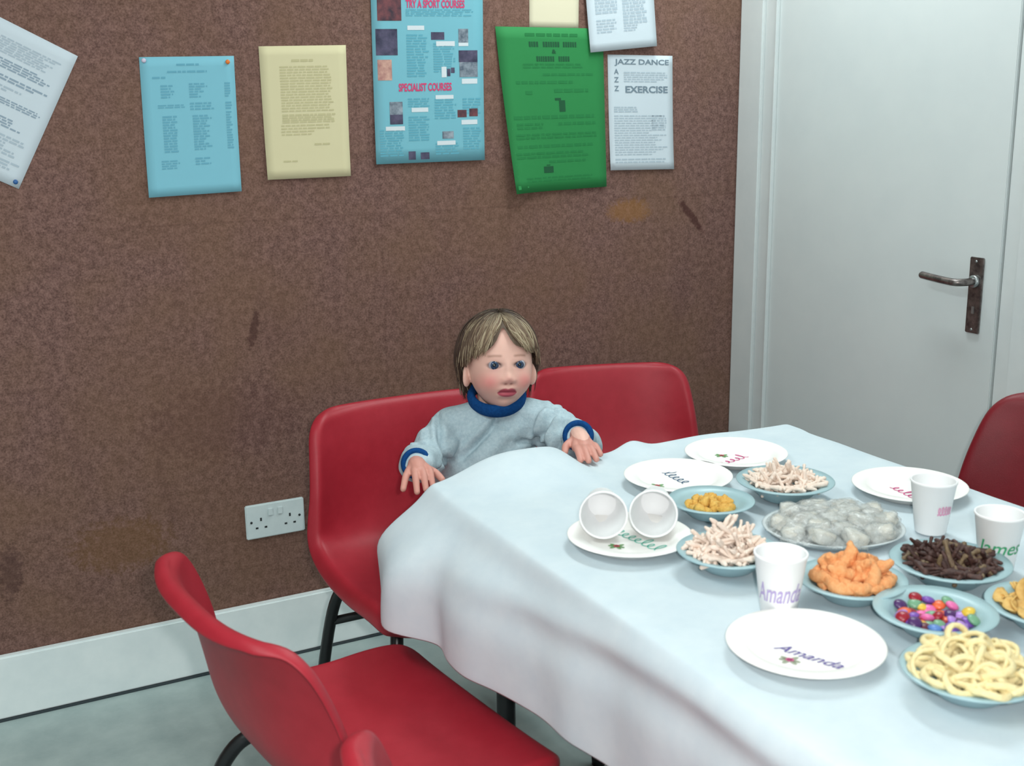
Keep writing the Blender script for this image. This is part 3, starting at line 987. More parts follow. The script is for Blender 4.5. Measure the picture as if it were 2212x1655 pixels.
def ring_mesh(name, m, R0, r, h, seed):
    R_ = random.Random(seed)
    vs, fs = [], []
    n, k = 20, 8
    for i in range(n):
        a = 2*PI*i/n
        rr = R0*(1+.10*math.sin(2*a+seed)+.05*math.sin(3*a+2*seed))
        zz = .0022*math.sin(2*a+seed*1.7)
        for j in range(k):
            b_ = 2*PI*j/k
            q = rr+r*math.cos(b_)
            vs.append(V((q*math.cos(a), q*math.sin(a), h*math.sin(b_)+zz)))
    for i in range(n):
        for j in range(k):
            fs.append((i*k+j, ((i+1) % n)*k+j, ((i+1) % n)*k+(j+1) % k, i*k+(j+1) % k))
    return piece_mesh(name, vs, fs, m)
def sweet_mesh(name, m, R0=.0088, h=.0048):
    prof = [(0, h)]+[(R0*math.sin(a), h*math.cos(a)) for a in (PI*.12, PI*.25, PI*.4, PI*.5, PI*.6, PI*.75, PI*.88)]+[(0, -h)]
    vs, fs = lathe_data(prof, 14)
    return piece_mesh(name, vs, fs, m)
def crisp_mesh(name, m, seed, L=.03, Wd=.02):
    vs, fs = [], []
    n = 6
    for j in range(n+1):
        for i in range(n+1):
            u, v = i/n*2-1, j/n*2-1
            q = u*math.sqrt(1-v*v/2), v*math.sqrt(1-u*u/2)
            vs.append(V((q[0]*L/2, q[1]*Wd/2, .004*q[0]**2-.003*q[1]**2+.0022*noise.noise(V((u*2, v*2, seed))))))
    for j in range(n):
        for i in range(n):
            a = j*(n+1)+i
            fs.append((a, a+1, a+n+2, a+n+1))
    b0 = len(vs)
    m_ = [v-V((0, 0, .0016)) for v in vs]
    f2 = [tuple(b0+k for k in reversed(f)) for f in fs]
    rim = [i for i in range(n+1)]+[j*(n+1)+n for j in range(1, n+1)]+[n*(n+1)+i for i in range(n-1, -1, -1)]+[j*(n+1) for j in range(n-1, 0, -1)]
    f3 = [(b_, a, b0+a, b0+b_) for a, b_ in zip(rim, rim[1:]+rim[:1])]
    return piece_mesh(name, vs+m_, fs+f2+f3, m)

def bowl_in(r):
    P_ = ((0, .0055), (.030, .0058), (.036, .0078), (.0545, .0255), (.060, .0293), (.0745, .0322))
    for (a, za), (b_, zb) in zip(P_, P_[1:]):
        if r <= b_: return za+(zb-za)*(r-a)/(b_-a)
    return .033
def heap(name, meshes, n, bk, R, H, label, cat, group, tilt=.5, seed=1, stand=.15, half=.003, sc=(.85, 1.15), reach=.016):
    """n pieces: a lower layer in the well and an upper one heaped over it"""
    (bx_, by_, bz_), s, _ = bowls[bk]
    R_ = random.Random(seed)
    for i in range(n):
        f = (i+.5)/n
        r = R*math.sqrt(f)
        a = i*2.39996+R_.uniform(-.3, .3)
        top = bowl_in(.045)*s+H*(1-(r/R)**2)
        low = max(bowl_in((r+reach*.7)/s), bowl_in(r/s))*s+half
        z = bz_+max(low, top*R_.choice((.62, .8, .95, 1.0, 1.0)))
        o = bpy.data.objects.new(name, R_.choice(meshes))
        COL.objects.link(o)
        o.location = (bx_+r*math.cos(a), by_+r*math.sin(a), z)
        k = 1-.75*sstep(.5, 1, f)
        if R_.random() < stand*(1.2-f) and f < .75:
            rot = (R_.uniform(-.5, .5), R_.uniform(.5, 1.2)*R_.choice((-1, 1)), R_.uniform(0, 6.28))
            o.location.z += .006
        else:
            rot = (R_.uniform(-tilt, tilt)*k, R_.uniform(-tilt, tilt)*k, R_.uniform(0, 6.28) if f < .6 else a+PI/2+R_.uniform(-.7, .7))
        o.rotation_euler = rot
        q = R_.uniform(*sc)
        o.scale = (q, q, q)
        tag(o, label, cat, group)

M_stick = mat('pale_potato_stick', (242, 226, 212), .8, var=(228, 206, 190), scale=120)
M_yel = mat('yellow_puff', (232, 190, 100), .8, var=(208, 152, 62), scale=120, bump=.4, bscale=260)
M_or = mat('orange_cheese_puff', (240, 178, 122), .85, var=(226, 146, 88), scale=110, bump=.5, bscale=260)
M_twig = mat('dark_brown_stick', (84, 54, 46), .55, var=(52, 32, 30), scale=150, bump=.5, bscale=300)
M_twig2 = mat('olive_brown_stick', (132, 112, 82), .6, var=(92, 70, 54), scale=150, bump=.5, bscale=300)
M_ring = mat('pale_yellow_ring', (238, 226, 176), .8, var=(228, 208, 154), scale=120, bump=.4, bscale=240)
M_crisp = mat('golden_crisp', (226, 190, 116), .7, var=(206, 160, 84), scale=100, bump=.3, bscale=200)

st = [stick_mesh('potato_stick', M_stick, .026+.004*k, .0030, .002, k, .0008) for k in range(4)]
heap('potato_stick', st, 150, 'back', .056, .026, 'white potato stick in the back bowl', 'snack', 'white sticks in the back bowl', .6, 3, .35)
heap('potato_stick', st, 180, 'sticks', .053, .040, 'white potato stick in the heaped bowl behind the foam cup', 'snack', 'white sticks in the heaped bowl', .7, 5, .45)
yl = [puff_mesh('yellow_puff', M_yel, k, .018, .0068) for k in range(4)]
heap('yellow_puff', yl, 26, 'yellow', .035, .004, 'yellow puff in the bowl beside the lying cups', 'snack', 'yellow puffs in the bowl', .5, 9, .2, .0075, reach=.008)
og = [puff_mesh('orange_puff', M_or, k+10, .030+.003*k, .0082) for k in range(4)]
heap('orange_puff', og, 46, 'orange', .046, .040, 'orange cheese puff in the bowl beside the front cup', 'snack', 'orange puffs in the bowl', .7, 13, .55, .0075)
tw = [stick_mesh('brown_stick', M_twig, .034+.003*k, .0030, .002, 30+k, .0014) for k in range(3)]+[stick_mesh('brown_stick', M_twig2, .036, .0029, .002, 40, .0014)]
heap('brown_stick', tw, 130, 'twig', .057, .022, 'knobbly dark brown savoury stick in the right bowl', 'snack', 'dark sticks in the bowl', .6, 17, .35)
rg = [ring_mesh('potato_ring', M_ring, .0142+.0013*k, .0027, .0040, k+1) for k in range(4)]
heap('potato_ring', rg, 60, 'ring', .055, .036, 'pale yellow crisp ring in the nearest bowl', 'snack', 'yellow rings in the nearest bowl', .9, 23, .4, .005, (.85, 1.2))
cr = [crisp_mesh('potato_crisp', M_crisp, k) for k in range(4)]
heap('potato_crisp', cr, 60, 'crisp', .052, .024, 'golden crisp in the bowl at the right edge', 'snack', 'golden crisps in the bowl', .8, 29, .2, .004)
cols = [('red', (150, 26, 44)), ('pink', (226, 110, 170)), ('yellow', (224, 190, 70)), ('orange', (226, 104, 62)), ('violet', (120, 80, 170)), ('blue', (92, 132, 196)),
        ('green', (116, 164, 130)), ('mauve', (172, 130, 208)), ('brown', (96, 40, 56)), ('purple', (74, 40, 96))]
(bx_, by_, bz_), s_, _ = bowls['sweet']
R_ = random.Random(31)
sm = {c: sweet_mesh('sweet', mat(c+'_sugar_shell', rgb, .3)) for c, rgb in cols}
N_ = 46
for i in range(N_):
    c = cols[R_.randrange(10)][0]
    f = (i+.5)/N_
    r = .0455*math.sqrt(f); a = i*2.39996+.3*R_.random()
    o = bpy.data.objects.new('sugar_sweet', sm[c]); COL.objects.link(o)
    o.location = (bx_+r*math.cos(a), by_+r*math.sin(a), bz_+bowl_in((r+.004)/s_)*s_+.005+.011*(1-f)*R_.uniform(.2, 1))
    o.rotation_euler = (R_.uniform(-.5, .5), R_.uniform(-.5, .5), 0)
    tag(o, c+' sugar coated sweet in the sweets bowl', 'sweet', c+' sweets in the bowl')

# film-wrapped buns on a clear tray
M_film = mat('clear_film', (222, 228, 228), .16, trans=.0, coat=.6)
def film_material():
    m = bpy.data.materials.new('crumpled_clear_film')
    m.use_nodes = True
    nt = m.node_tree; b = nt.nodes['Principled BSDF']
    b.inputs['Base Color'].default_value = (*lin((210, 214, 212)), 1)
    b.inputs['Roughness'].default_value = .18
    tc = nt.nodes.new('ShaderNodeTexCoord'); n = nt.nodes.new('ShaderNodeTexNoise')
    n.inputs['Scale'].default_value = 70; n.inputs['Detail'].default_value = 3
    nt.links.new(tc.outputs['Object'], n.inputs['Vector'])
    bp = nt.nodes.new('ShaderNodeBump'); bp.inputs['Strength'].default_value = .9; bp.inputs['Distance'].default_value = .006
    nt.links.new(n.outputs['Fac'], bp.inputs['Height']); nt.links.new(bp.outputs['Normal'], b.inputs['Normal'])
    r = nt.nodes.new('ShaderNodeMapRange'); r.inputs['From Min'].default_value = .35; r.inputs['From Max'].default_value = .65
    r.inputs['To Min'].default_value = .15; r.inputs['To Max'].default_value = .6
    nt.links.new(n.outputs['Fac'], r.inputs['Value'])
    nt.links.new(r.outputs['Result'], b.inputs['Alpha'])
    return m
M_film = film_material()
M_bun = mat('pale_wrapped_bun', (238, 234, 220), .5, var=(204, 198, 186), scale=45)
TRX, TRY = 1.187, 1.247
tr = empty('serving_tray', (TRX, TRY, ZS)); tag(tr, 'oval clear plastic tray of wrapped buns in the middle of the table', 'tray')
M_tray = mat('clear_plastic_tray', (205, 214, 216), .15, coat=.4)
d = lathe('dish', [(0, .002), (.078, .002), (.084, .004), (.094, .012), (.0985, .013), (.0995, .012), (.0985, .011), (.094, .0095), (.085, .001), (.078, 0), (0, 0)], M_tray, tr, 56)
d.scale = (1.06, .92, 1); d.rotation_euler = (0, 0, -.5)
def bun_mesh(seed):
    bm = bmesh.new()
    bmesh.ops.create_icosphere(bm, subdivisions=3, radius=1)
    for v in bm.verts:
        p = v.co.copy()
        k = 1+.18*noise.noise(p*1.7+V((seed*3, 0, 0)))+.07*noise.noise(p*4+V((0, seed, 0)))
        q = max(abs(p.x), abs(p.y), abs(p.z))
        p = p*(.55+.45/q)*.86
        k = k+.10*noise.noise(p*3+V((seed*7, 2, 0)))
        v.co = V((p.x*.0235*k, p.y*.0185*k, max(p.z*.0115*k, -.007)))
    me = bpy.data.meshes.new('bun'); bm.to_mesh(me); bm.free()
    me.polygons.foreach_set('use_smooth', [True]*len(me.polygons))
    return me
bms = [bun_mesh(k) for k in range(4)]
fms = []
for me in bms: me.materials.append(M_bun)
for k, me in enumerate(bms):
    bm = bmesh.new(); bm.from_mesh(me)
    for v in bm.verts:
        p = v.co
        v.co = p*1.10+V((0, 0, .001))+p.normalized()*.0016*noise.noise(p*160)
        if p.z < -.004: v.co.x *= 1.14; v.co.y *= 1.14
    fm = bpy.data.meshes.new('film'); bm.to_mesh(fm); bm.free(); fm.materials.append(M_film); fms.append(fm)
    fm.polygons.foreach_set('use_smooth', [True]*len(fm.polygons))
R_ = random.Random(41)
kk = 0
for ring, cnt in ((0, 1), (.040, 6), (.075, 10)):
    for i in range(cnt):
        a = 2*PI*i/cnt+ring*9
        k = kk % 4; kk += 1
        t = empty('wrapped_bun', (TRX+ring*1.06*math.cos(a), TRY+ring*.94*math.sin(a), ZS+.011+(.004 if ring > .06 else 0)+R_.uniform(0, .006)+.006*(ring < .05)), R_.uniform(0, 6))
        t.rotation_euler = (R_.uniform(-.3, .3), R_.uniform(-.3, .3), R_.uniform(0, 6))
        tag(t, 'small pale bun wrapped in clear film on the tray', 'bun', 'wrapped buns on the clear tray')
        t.scale = (R_.uniform(.92, 1.08),)*3
        for nm, me in (('bun_body', bms[k]), ('film_wrap', fms[k])):
            o = bpy.data.objects.new(nm, me); COL.objects.link(o); o.parent = t

vs, fs = [], []
nr, na = 14, 60
for j in range(nr+1):
    for i in range(na):
        r = j/nr; a = 2*PI*i/na
        x, y = r*.106*math.cos(a), r*.094*math.sin(a)
        h = .030*(1-r**5)+.004+.009*(noise.noise(V((x*42, y*42, 1)))+.6*noise.noise(V((x*95, y*95, 4))))*(1-r**6)
        vs.append(V((x*(1+.05*noise.noise(V((a*2, 0, 0)))), y, max(h, .012))))
for j in range(nr):
    for i in range(na):
        i2 = (i+1) % na
        fs.append((j*na+i, j*na+i2, (j+1)*na+i2, (j+1)*na+i))
pyobj('film_cover', vs, fs, M_film, tr, True)

# ------------------------------------------------------------------ the toddler
M_skin = vmat('toddler_skin', .55, .12)
M_hair = vmat('light_brown_hair', .55, 0, .3)
M_sweat = mat('grey_marl_sweatshirt', (186, 204, 210), .95, var=(166, 187, 196), scale=160, bump=.25, bscale=300, spec=.1)
M_navy = mat('blue_ribbing', (22, 74, 132), .9, var=(16, 60, 112), scale=200, spec=.1)
M_trous = mat('dark_blue_trousers', (40, 52, 86), .9)
M_sock = mat('white_socks', (200, 200, 204), .9)
HC = V((1.064, 2.108, .818))      # head centre
FA = math.atan2(-.967, -.24)      # heading of the face
HY = FA+PI/2                      # local -y faces the camera side
HM = Matrix.Translation(HC) @ Matrix.Rotation(HY, 4, 'Z') @ Matrix.Rotation(D(-9), 4, 'X') @ Matrix.Rotation(D(2), 4, 'Y')

g2 = lambda a, b_, s, t: math.exp(-(a/s)**2-(b_/t)**2)
def head_point(d):
    """skull and face: unit direction to local point, x right, -y front, z up"""
    x, y, z = d.x*.0665, d.y*.083, d.z*(.094 if d.z > 0 else .097)
    if d.y > 0: y = d.y*.082
    if z < 0:
        k = (-z/.097)
        x *= 1-.16*k**2.2
        if y > 0: y *= 1-.42*sstep(.25, 1, k)
        else: y *= 1-.06*k**2
    fr = sstep(.02, -.5, d.y) if False else sstep(-.02, .5, -d.y)
    # flatten the face plane and fill the cheeks
    y += fr*.006*math.exp(-(z/.05)**2)*math.exp(-(x/.04)**2)
    p = V((x, y, z))
    cheek = g2(abs(x)-.036, z+.040, .020, .024)*fr
    p += V((math.copysign(1, x)*.0075, -.0075, -.001))*cheek
    # eye sockets, brows
    p.y += fr*.0072*g2(abs(x)-.0262, z+.0028, .0142, .0037)
    p.y -= fr*.0022*g2(abs(x)-.026, z-.013, .018, .007)
    # nose
    p.y -= fr*.0055*g2(x, z+.008, .0075, .014)
    p.y -= fr*.0130*g2(x, z+.029, .0100, .0105)
    p.y -= fr*.0050*g2(abs(x)-.0095, z+.034, .0055, .0060)
    p.y += fr*.0030*g2(abs(x)-.0052, z+.0415, .0035, .0030)
    # muzzle and lips
    p.y -= fr*.0050*g2(x, z+.056, .022, .020)
    lipw = max(0, 1-(x/.0205)**2)
    p.y -= fr*.0042*lipw*math.exp(-((z+.0515+.0015*math.cos(x*300))/.0045)**2)
    p.y -= fr*.0050*lipw*math.exp(-((z+.0638)/.0050)**2)
    p.y += fr*.0052*lipw*math.exp(-((z+.0573)/.0026)**2)
    p.y += fr*.0030*g2(x, z+.0735, .014, .004)
    # chin
    p.y -= fr*.0060*g2(x, z+.088, .015, .010)
    return p
def head_mesh():
    vs, fs = [], []
    nl, nm = 150, 110
    for j in range(nm+1):
        th = PI*j/nm
        for i in range(nl):
            ph = 2*PI*i/nl
            vs.append(head_point(V((math.sin(th)*math.cos(ph), math.sin(th)*math.sin(ph), math.cos(th)))))
    for j in range(nm):
        for i in range(nl):
            i2 = (i+1) % nl
            fs.append((j*nl+i, (j+1)*nl+i, (j+1)*nl+i2, j*nl+i2))
    return vs, fs
def ellip(c, r, rot=None, n=18):
    vs, fs = [], []
    for j in range(n+1):
        th = PI*j/n
        for i in range(2*n):
            ph = PI*i/n
            p = V((r[0]*math.sin(th)*math.cos(ph), r[1]*math.sin(th)*math.sin(ph), r[2]*math.cos(th)))
            if rot: p = rot @ p
            vs.append(V(c)+p)
    for j in range(n):
        for i in range(2*n):
            i2 = (i+1) % (2*n)
            fs.append((j*2*n+i, (j+1)*2*n+i, (j+1)*2*n+i2, j*2*n+i2))
    return vs, fs
class Blob:
    def __init__(s): s.v, s.f = [], []
    def add(s, data, mtx=None):
        vs, fs = data
        b0 = len(s.v)
        s.v += [(mtx @ V(v)) if mtx else V(v) for v in vs]
        s.f += [tuple(b0+k for k in f) for f in fs]
    def limb(s, pts, rads, n=6, seg=16):
        P = catmull([(*p, r) for p, r in zip(pts, rads)], n)
        s.add(tube_data([p[:3] for p in P], [p[3] for p in P], seg, True, True))
    def remesh(s, name, voxel, smooth, m, parent=None):
        me = bpy.data.meshes.new(name)
        me.from_pydata([tuple(v) for v in s.v], [], s.f); me.update()
        bm = bmesh.new(); bm.from_mesh(me)
        bmesh.ops.remove_doubles(bm, verts=bm.verts, dist=1e-6)
        bmesh.ops.recalc_face_normals(bm, faces=bm.faces)
        bm.to_mesh(me); bm.free()
        o = bpy.data.objects.new(name+'_src', me); COL.objects.link(o)
        md = o.modifiers.new('r', 'REMESH'); md.mode = 'VOXEL'; md.voxel_size = voxel; md.use_smooth_shade = True
        md = o.modifiers.new('s', 'SMOOTH'); md.iterations = smooth; md.factor = .5
        bpy.context.view_layer.update()
        me2 = bpy.data.meshes.new_from_object(o.evaluated_get(bpy.context.evaluated_depsgraph_get()))
        bpy.data.objects.remove(o); bpy.data.meshes.remove(me)
        me2.name = name
        return link(name, me2, m, parent, True)

# joints, world metres
shL, elL, wrL = V((.968, 2.155, .672)), V((.876, 2.100, .630)), V((.811, 1.965, .676))
shR, elR, wrR = V((1.146, 2.078, .684)), V((1.168, 1.945, .662)), V((1.084, 1.824, .7275))
body = Blob()
body.add(head_mesh(), HM)
for s in (-1, 1):     # ears
    rot = (Matrix.Rotation(s*D(32), 3, 'Z') @ Matrix.Rotation(D(-12), 3, 'X'))
    def earpt(data, s=s):
        vs, fs = data
        out = []
        for v in vs:
            p = V(v)
            q = math.hypot(p.y/.0145, p.z/.0225)
            if p.x*s > 0:
                p.x -= s*.0042*math.exp(-((q-.45)/.3)**2)*(1 if p.z > -.012 else .4)
            out.append(V((s*.0680, .010, -.026))+rot @ p)
        return out, fs
    body.add(earpt(ellip((0, 0, 0), (.0080, .0160, .0250))), HM)
body.limb([HC+V((.002, .02, -.055)), HC+V((.002, .026, -.10)), V((1.064, 2.140, .672))], [.038, .041, .040])
body.limb([V((1.064, 2.15, .65)), V((1.064, 2.155, .60)), V((1.062, 2.15, .53)), V((1.06, 2.145, .485))], [.042, .060, .070, .066])
body.limb([shL, (shL+elL)/2, elL, (elL+wrL)/2, wrL], [.026, .025, .023, .021, .0165])
body.limb([shR, (shR+elR)/2, elR, (elR+wrR)/2, wrR], [.026, .025, .023, .021, .0165])
for s in (-1, 1):      # legs on the chair seat, hidden by the cloth
    hip = V((1.06+s*.045, 2.135, .48)); knee = V((1.055+s*.06, 1.99, .475)); ank = V((1.05+s*.06, 1.955, .33))
    body.limb([hip, (hip+knee)/2, knee, (knee+ank)/2, ank], [.046, .043, .035, .033, .024])
    body.limb([ank+V((0, .01, -.012)), ank+V((0, -.03, -.03)), ank+V((0, -.075, -.034))], [.021, .021, .016])
def hand(wr, hd, ks, ts, thumb, fr=(.0073, .0058)):
    """palm plus five separate fingers, knuckles ks to tips ts, thumb = (root, joint, tip)"""
    n = len(ks)
    mid = sum(ks, V())/n
    for k in ks:
        body.limb([wr, wr*.45+k*.55, k], [.0125, .0105, .0078], 4, 12)
    body.limb([wr, (wr+mid)/2, mid], [.0165, .0185, .0115], 4, 14)
    for k, t in zip(ks, ts):
        d = t-k
        bend = V((0, 0, .0052))
        body.limb([k, k+d*.38+bend, k+d*.72+bend*.6, t], [fr[0], fr[0]*.94, fr[1]*1.08, fr[1]], 4, 12)
    body.limb(thumb, [.0095, .0076, .0062], 4, 12)
hand(wrL, None, [V((.7775, 1.928, .6715)), V((.7875, 1.917, .6765)), V((.8015, 1.914, .6765)), V((.8165, 1.918, .6760))],
     [V((.7565, 1.900, .6530)), V((.7755, 1.880, .6500)), V((.7935, 1.880, .6520)), V((.8105, 1.889, .6555))],
     [V((.815, 1.948, .672)), V((.829, 1.921, .668)), V((.8350, 1.900, .6590))])
hand(wrR, None, [V((1.0470, 1.770, .7215)), V((1.0565, 1.762, .7240)), V((1.0680, 1.762, .7240)), V((1.0800, 1.768, .7225))],
     [V((1.0300, 1.724, .7130)), V((1.0415, 1.715, .7125)), V((1.0585, 1.716, .7125)), V((1.0790, 1.736, .7140))],
     [V((1.062, 1.806, .723)), V((1.040, 1.793, .720)), V((1.026, 1.773, .716))])
kid = body.remesh('person', .0019, 2, M_skin)
tag(kid, 'toddler in a grey sweatshirt with blue collar sitting at the table end', 'person')
HI = HM.inverted()
me = kid.data
ca = me.color_attributes.new('Col', 'FLOAT_COLOR', 'POINT')
base, pink, lip, brow, lash = (lin((230, 184, 168)), lin((224, 132, 128)), lin((190, 88, 102)), lin((160, 116, 100)), lin((52, 38, 48)))
handc = lin((206, 146, 132))
def mixc(a, b_, t): return tuple(a[k]*(1-t)+b_[k]*t for k in range(3))
buf = []
for v in me.vertices:
    p = HI @ v.co
    c = base
    if p.length > .14:
        if v.co.z < .735 and v.co.y < 2.0: c = handc
    elif p.y < -.02:
        x, z = p.x, p.z
        c = mixc(c, pink, .75*g2(abs(x)-.037, z+.036, .019, .017))
        c = mixc(c, pink, .35*g2(x, z+.032, .009, .008))
        lw = .0205*(1-.12*(z > -.0573))
        if abs(x) < lw:
            sh = math.sqrt(max(0, 1-(x/lw)**2))
            topz = -.0573+.0085*sh-.0020*math.exp(-(x/.004)**2)
            botz = -.0573-.0110*sh
            t = sstep(botz-.0012, botz+.0014, z)*(1-sstep(topz-.0014, topz+.0012, z))
            c = mixc(c, lip, t)
            c = mixc(c, lin((110, 30, 48)), .7*t*math.exp(-((z+.0575)/.0018)**2))
        c = mixc(c, brow, .75*math.exp(-((z-.0165+.10*max(0, abs(x)-.028)+.04*max(0, .026-abs(x)))/.0026)**2)*sstep(.009, .016, abs(x))*(1-sstep(.036, .043, abs(x))))
        ex = abs(x)-.0262
        c = mixc(c, lash, .9*math.exp(-((z-.0030+ex*ex*34)/.0020)**2)*(1-sstep(.010, .014, abs(ex))))
        er = math.hypot(ex/.0125, (z+.0028)/.0058)
        c = mixc(c, lash, .55*math.exp(-((er-1.0)/.28)**2))
        c = mixc(c, lin((196, 128, 128)), .35*g2(ex, z+.012, .012, .004))
        c = mixc(c, lin((128, 62, 62)), .75*g2(abs(x)-.0055, z+.0405, .0034, .0022))  # shade under the nose, painted into the skin colour at the nostrils
    buf += [c[0], c[1], c[2], 1]
ca.data.foreach_set('color', buf)
# eyes
M_eye = vmat('eye', .08, 0, .6)
for s in (-1, 1):
    vs, fs = ellip((0, 0, 0), (.0118, .0118, .0118), None, 16)
    # pole to the front
    vs = [V((v.x, -v.z, v.y)) for v in vs]
    e = pyobj('eye', vs, fs, M_eye, kid, True)
    a = e.data.color_attributes.new('Col', 'FLOAT_COLOR', 'POINT')
    bb_ = []
    for v in e.data.vertices:
        dirv = v.co.normalized()
        ang = math.acos(max(-1, min(1, -(dirv @ V((-.10, 1, .06)).normalized()) if False else -dirv.dot(V((.16, 1, -.06)).normalized()))))
        c = (8, 8, 12) if ang < .34 else ((44, 66, 98) if ang < .66 else ((24, 32, 48) if ang < .80 else (176, 174, 184)))
        bb_ += [*lin(c), 1]
    a.data.foreach_set('color', bb_)
    e.matrix_world = HM @ Matrix.Translation(V((s*.0262, -.0647, -.0026)))
# sweatshirt
sw = Blob()
sw.limb([V((1.062, 2.130, .710)), V((1.058, 2.136, .692)), V((1.054, 2.145, .63)), V((1.050, 2.150, .56)), V((1.057, 2.142, .50)), V((1.06, 2.140, .46))], [.032, .070, .100, .118, .124, .112], 6, 28)
for s, (a, b_, c) in ((-1, (shL, elL, wrL)), (1, (shR, elR, wrR))):
    sw.limb([V((1.062, 2.130, .690))*.6+a*.4, a, (a+b_)/2+V((0, 0, .004)), b_, (b_+c)/2, c+(b_-c)*.10], [.050, .046, .040, .037, .034, .028], 6, 20)
swo = sw.remesh('sweatshirt', .0035, 7, M_sweat, kid)
CREASE = [(-.155, .709, -.136, .627, .011), (-.033, .698, -.105, .629, .010), (.085, .720, .042, .643, .010), (.109, .708, .091, .646, .009), (-.193, .668, -.137, .627, .010), (.012, .655, .078, .649, .008)]
# cloth folds: displaced along normals
me = swo.data
nn = [v.normal.copy() for v in me.vertices]
for v, n in zip(me.vertices, nn):
    p = v.co
    dA = (p-elL).length; dB = (p-elR).length
    w = .0055*noise.noise(V((p.x*20+p.z*16, p.y*16, p.z*26)))
    w += .0062*math.sin((p.x*62-p.z*88+3*noise.noise(p*9)))*math.exp(-((p-V((1.0, 2.07, .63))).length/.075)**2)
    w += .0075*math.sin(((p-shR).dot((wrR-shR).normalized())*165+2*noise.noise(p*14)))*math.exp(-((p-(elR*.6+shR*.4)).length/.075)**2)
    w += .0070*math.sin(((p-shL).dot((wrL-shL).normalized())*150+2*noise.noise(p*14)))*math.exp(-((p-elL).length/.07)**2)
    # set creases of the jersey: (along the shoulder line, height) segments on the front
    if n.y < .2:
        sx_, sz_ = p.x*.8879-p.y*.4600, p.z
        for (a0, z0, a1, z1, dep) in CREASE:
            ux, uz = a1-a0, z1-z0
            L2 = ux*ux+uz*uz
            t = max(0, min(1, ((sx_-a0)*ux+(sz_-z0)*uz)/L2))
            dd_ = math.hypot(sx_-a0-ux*t, sz_-z0-uz*t)
            sd = ((sx_-a0)*uz-(sz_-z0)*ux)/math.sqrt(L2)
            fade = math.sin(PI*(.12+.76*t))
            w += fade*dep*(-math.exp(-(dd_/.0055)**2)+.75*math.exp(-((dd_-.011)/.007)**2)*(1 if sd > 0 else .45))
    v.co = p+n*w
def band(name, c, axis, r, h, th, m, tilt=0, sq=(1, 1), seg=40):
    """ribbed knit band: a rounded ring about an axis"""
    vs, fs = [], []
    k = 10
    for i in range(seg):
        a = 2*PI*i/seg
        for j in range(k):
            b_ = 2*PI*j/k
            rr = r+th*math.cos(b_)+.0006*math.sin(a*seg*.5)
            vs.append(V((rr*math.cos(a)*sq[0], rr*math.sin(a)*sq[1], h*math.sin(b_))))
    for i in range(seg):
        for j in range(k):
            fs.append((i*k+j, ((i+1) % seg)*k+j, ((i+1) % seg)*k+(j+1) % k, i*k+(j+1) % k))
    q = V(axis).normalized().to_track_quat('Z', 'Y').to_matrix().to_4x4()
    M_ = Matrix.Translation(V(c)) @ q
    return pyobj(name, [M_ @ v for v in vs], fs, m, kid, True)
band('collar', (1.061, 2.118, .7440), (-.18, -.38, 1), .0505, .0150, .0085, M_navy, sq=(1.06, 1.06))
for (b_, c) in ((elL, wrL), (elR, wrR)):
    dv = (c-b_).normalized()
    band('cuff', c+dv*-.006, dv, .0235, .0120, .0066, M_navy)
# trousers
tr_ = Blob()
tr_.limb([V((1.06, 2.145, .50)), V((1.06, 2.14, .475))], [.085, .075], 4, 24)
for s in (-1, 1):
    hip = V((1.06+s*.045, 2.135, .485)); knee = V((1.055+s*.06, 1.99, .48)); ank = V((1.05+s*.06, 1.957, .36))
    tr_.limb([hip, (hip+knee)/2, knee, (knee+ank)/2, ank], [.056, .053, .046, .042, .038], 5, 18)
tr_.remesh('trousers', .005, 4, M_trous, kid)

# hair: a close cap plus combed locks running from the crown
def hair_len(ph):
    """how far (polar angle from the crown) hair reaches; ph 0 = viewer's right, -pi/2 = face"""
    f = ((ph+PI/2+PI) % (2*PI))-PI          # 0 at the face, signed
    a = abs(f)
    if a < .95:
        # parted fringe: open over the viewer's left of centre
        k = 1.29
        k -= .44*math.exp(-((f+.12)/.20)**2)
        k += .14*math.exp(-((f+.72)/.20)**2)
        k += .06*math.exp(-((f-.55)/.25)**2)
        return k
    if a < 1.35:
        return 1.34+(a-.95)/.4*.26
    if a < 1.72:
        return 1.60
    return 1.60+.78*sstep(1.72, 1.95, a)
CROWN = V((.006, .012, 1)).normalized()
def hair_point(ph, th, lift):
    ax = V((math.cos(ph), math.sin(ph), 0))
    d = (V((0, 0, 1))*math.cos(th)+ax*math.sin(th)).normalized()
    lim = 1.62
    if th <= lim:
        p = head_base(d)
        return p+d*lift
    d0 = (V((0, 0, 1))*math.cos(lim)+ax*math.sin(lim)).normalized()
    p = head_base(d0)+d0*lift
    drop = (th-lim)*.088
    f = abs(((ph+PI/2+PI) % (2*PI))-PI)
    tuck = .42*sstep(1.6, 2.2, f)
    return p+V((-p.x*tuck*drop*9, -p.y*tuck*drop*4, -drop))
def head_base(d):
    x, y, z = d.x*.0685, d.y*.084, d.z*.0955
    return V((x, y, z))
hair_v, hair_f, hair_c = [], [], []
R_ = random.Random(77)
def add_lock(pts, r0, col0, col1, seg=5):
    rad = []
    n = len(pts)
    for i in range(n):
        t = i/(n-1)
        rad.append(r0*(.55+.45*math.sin(min(1, t*1.6)*PI/2))*(1-.75*max(0, (t-.6)/.4)**1.5))
    vs, fs = tube_data(pts, rad, seg, True)
    b0 = len(hair_v)
    for i, v in enumerate(vs):
        t = (i//seg)/(n-1)
        hair_c.append(mixc(col0, col1, t))
    hair_v.extend(vs)
    hair_f.extend(tuple(b0+k for k in f) for f in fs)
roots = [lin((64, 50, 40)), lin((80, 66, 50)), lin((52, 42, 36))]
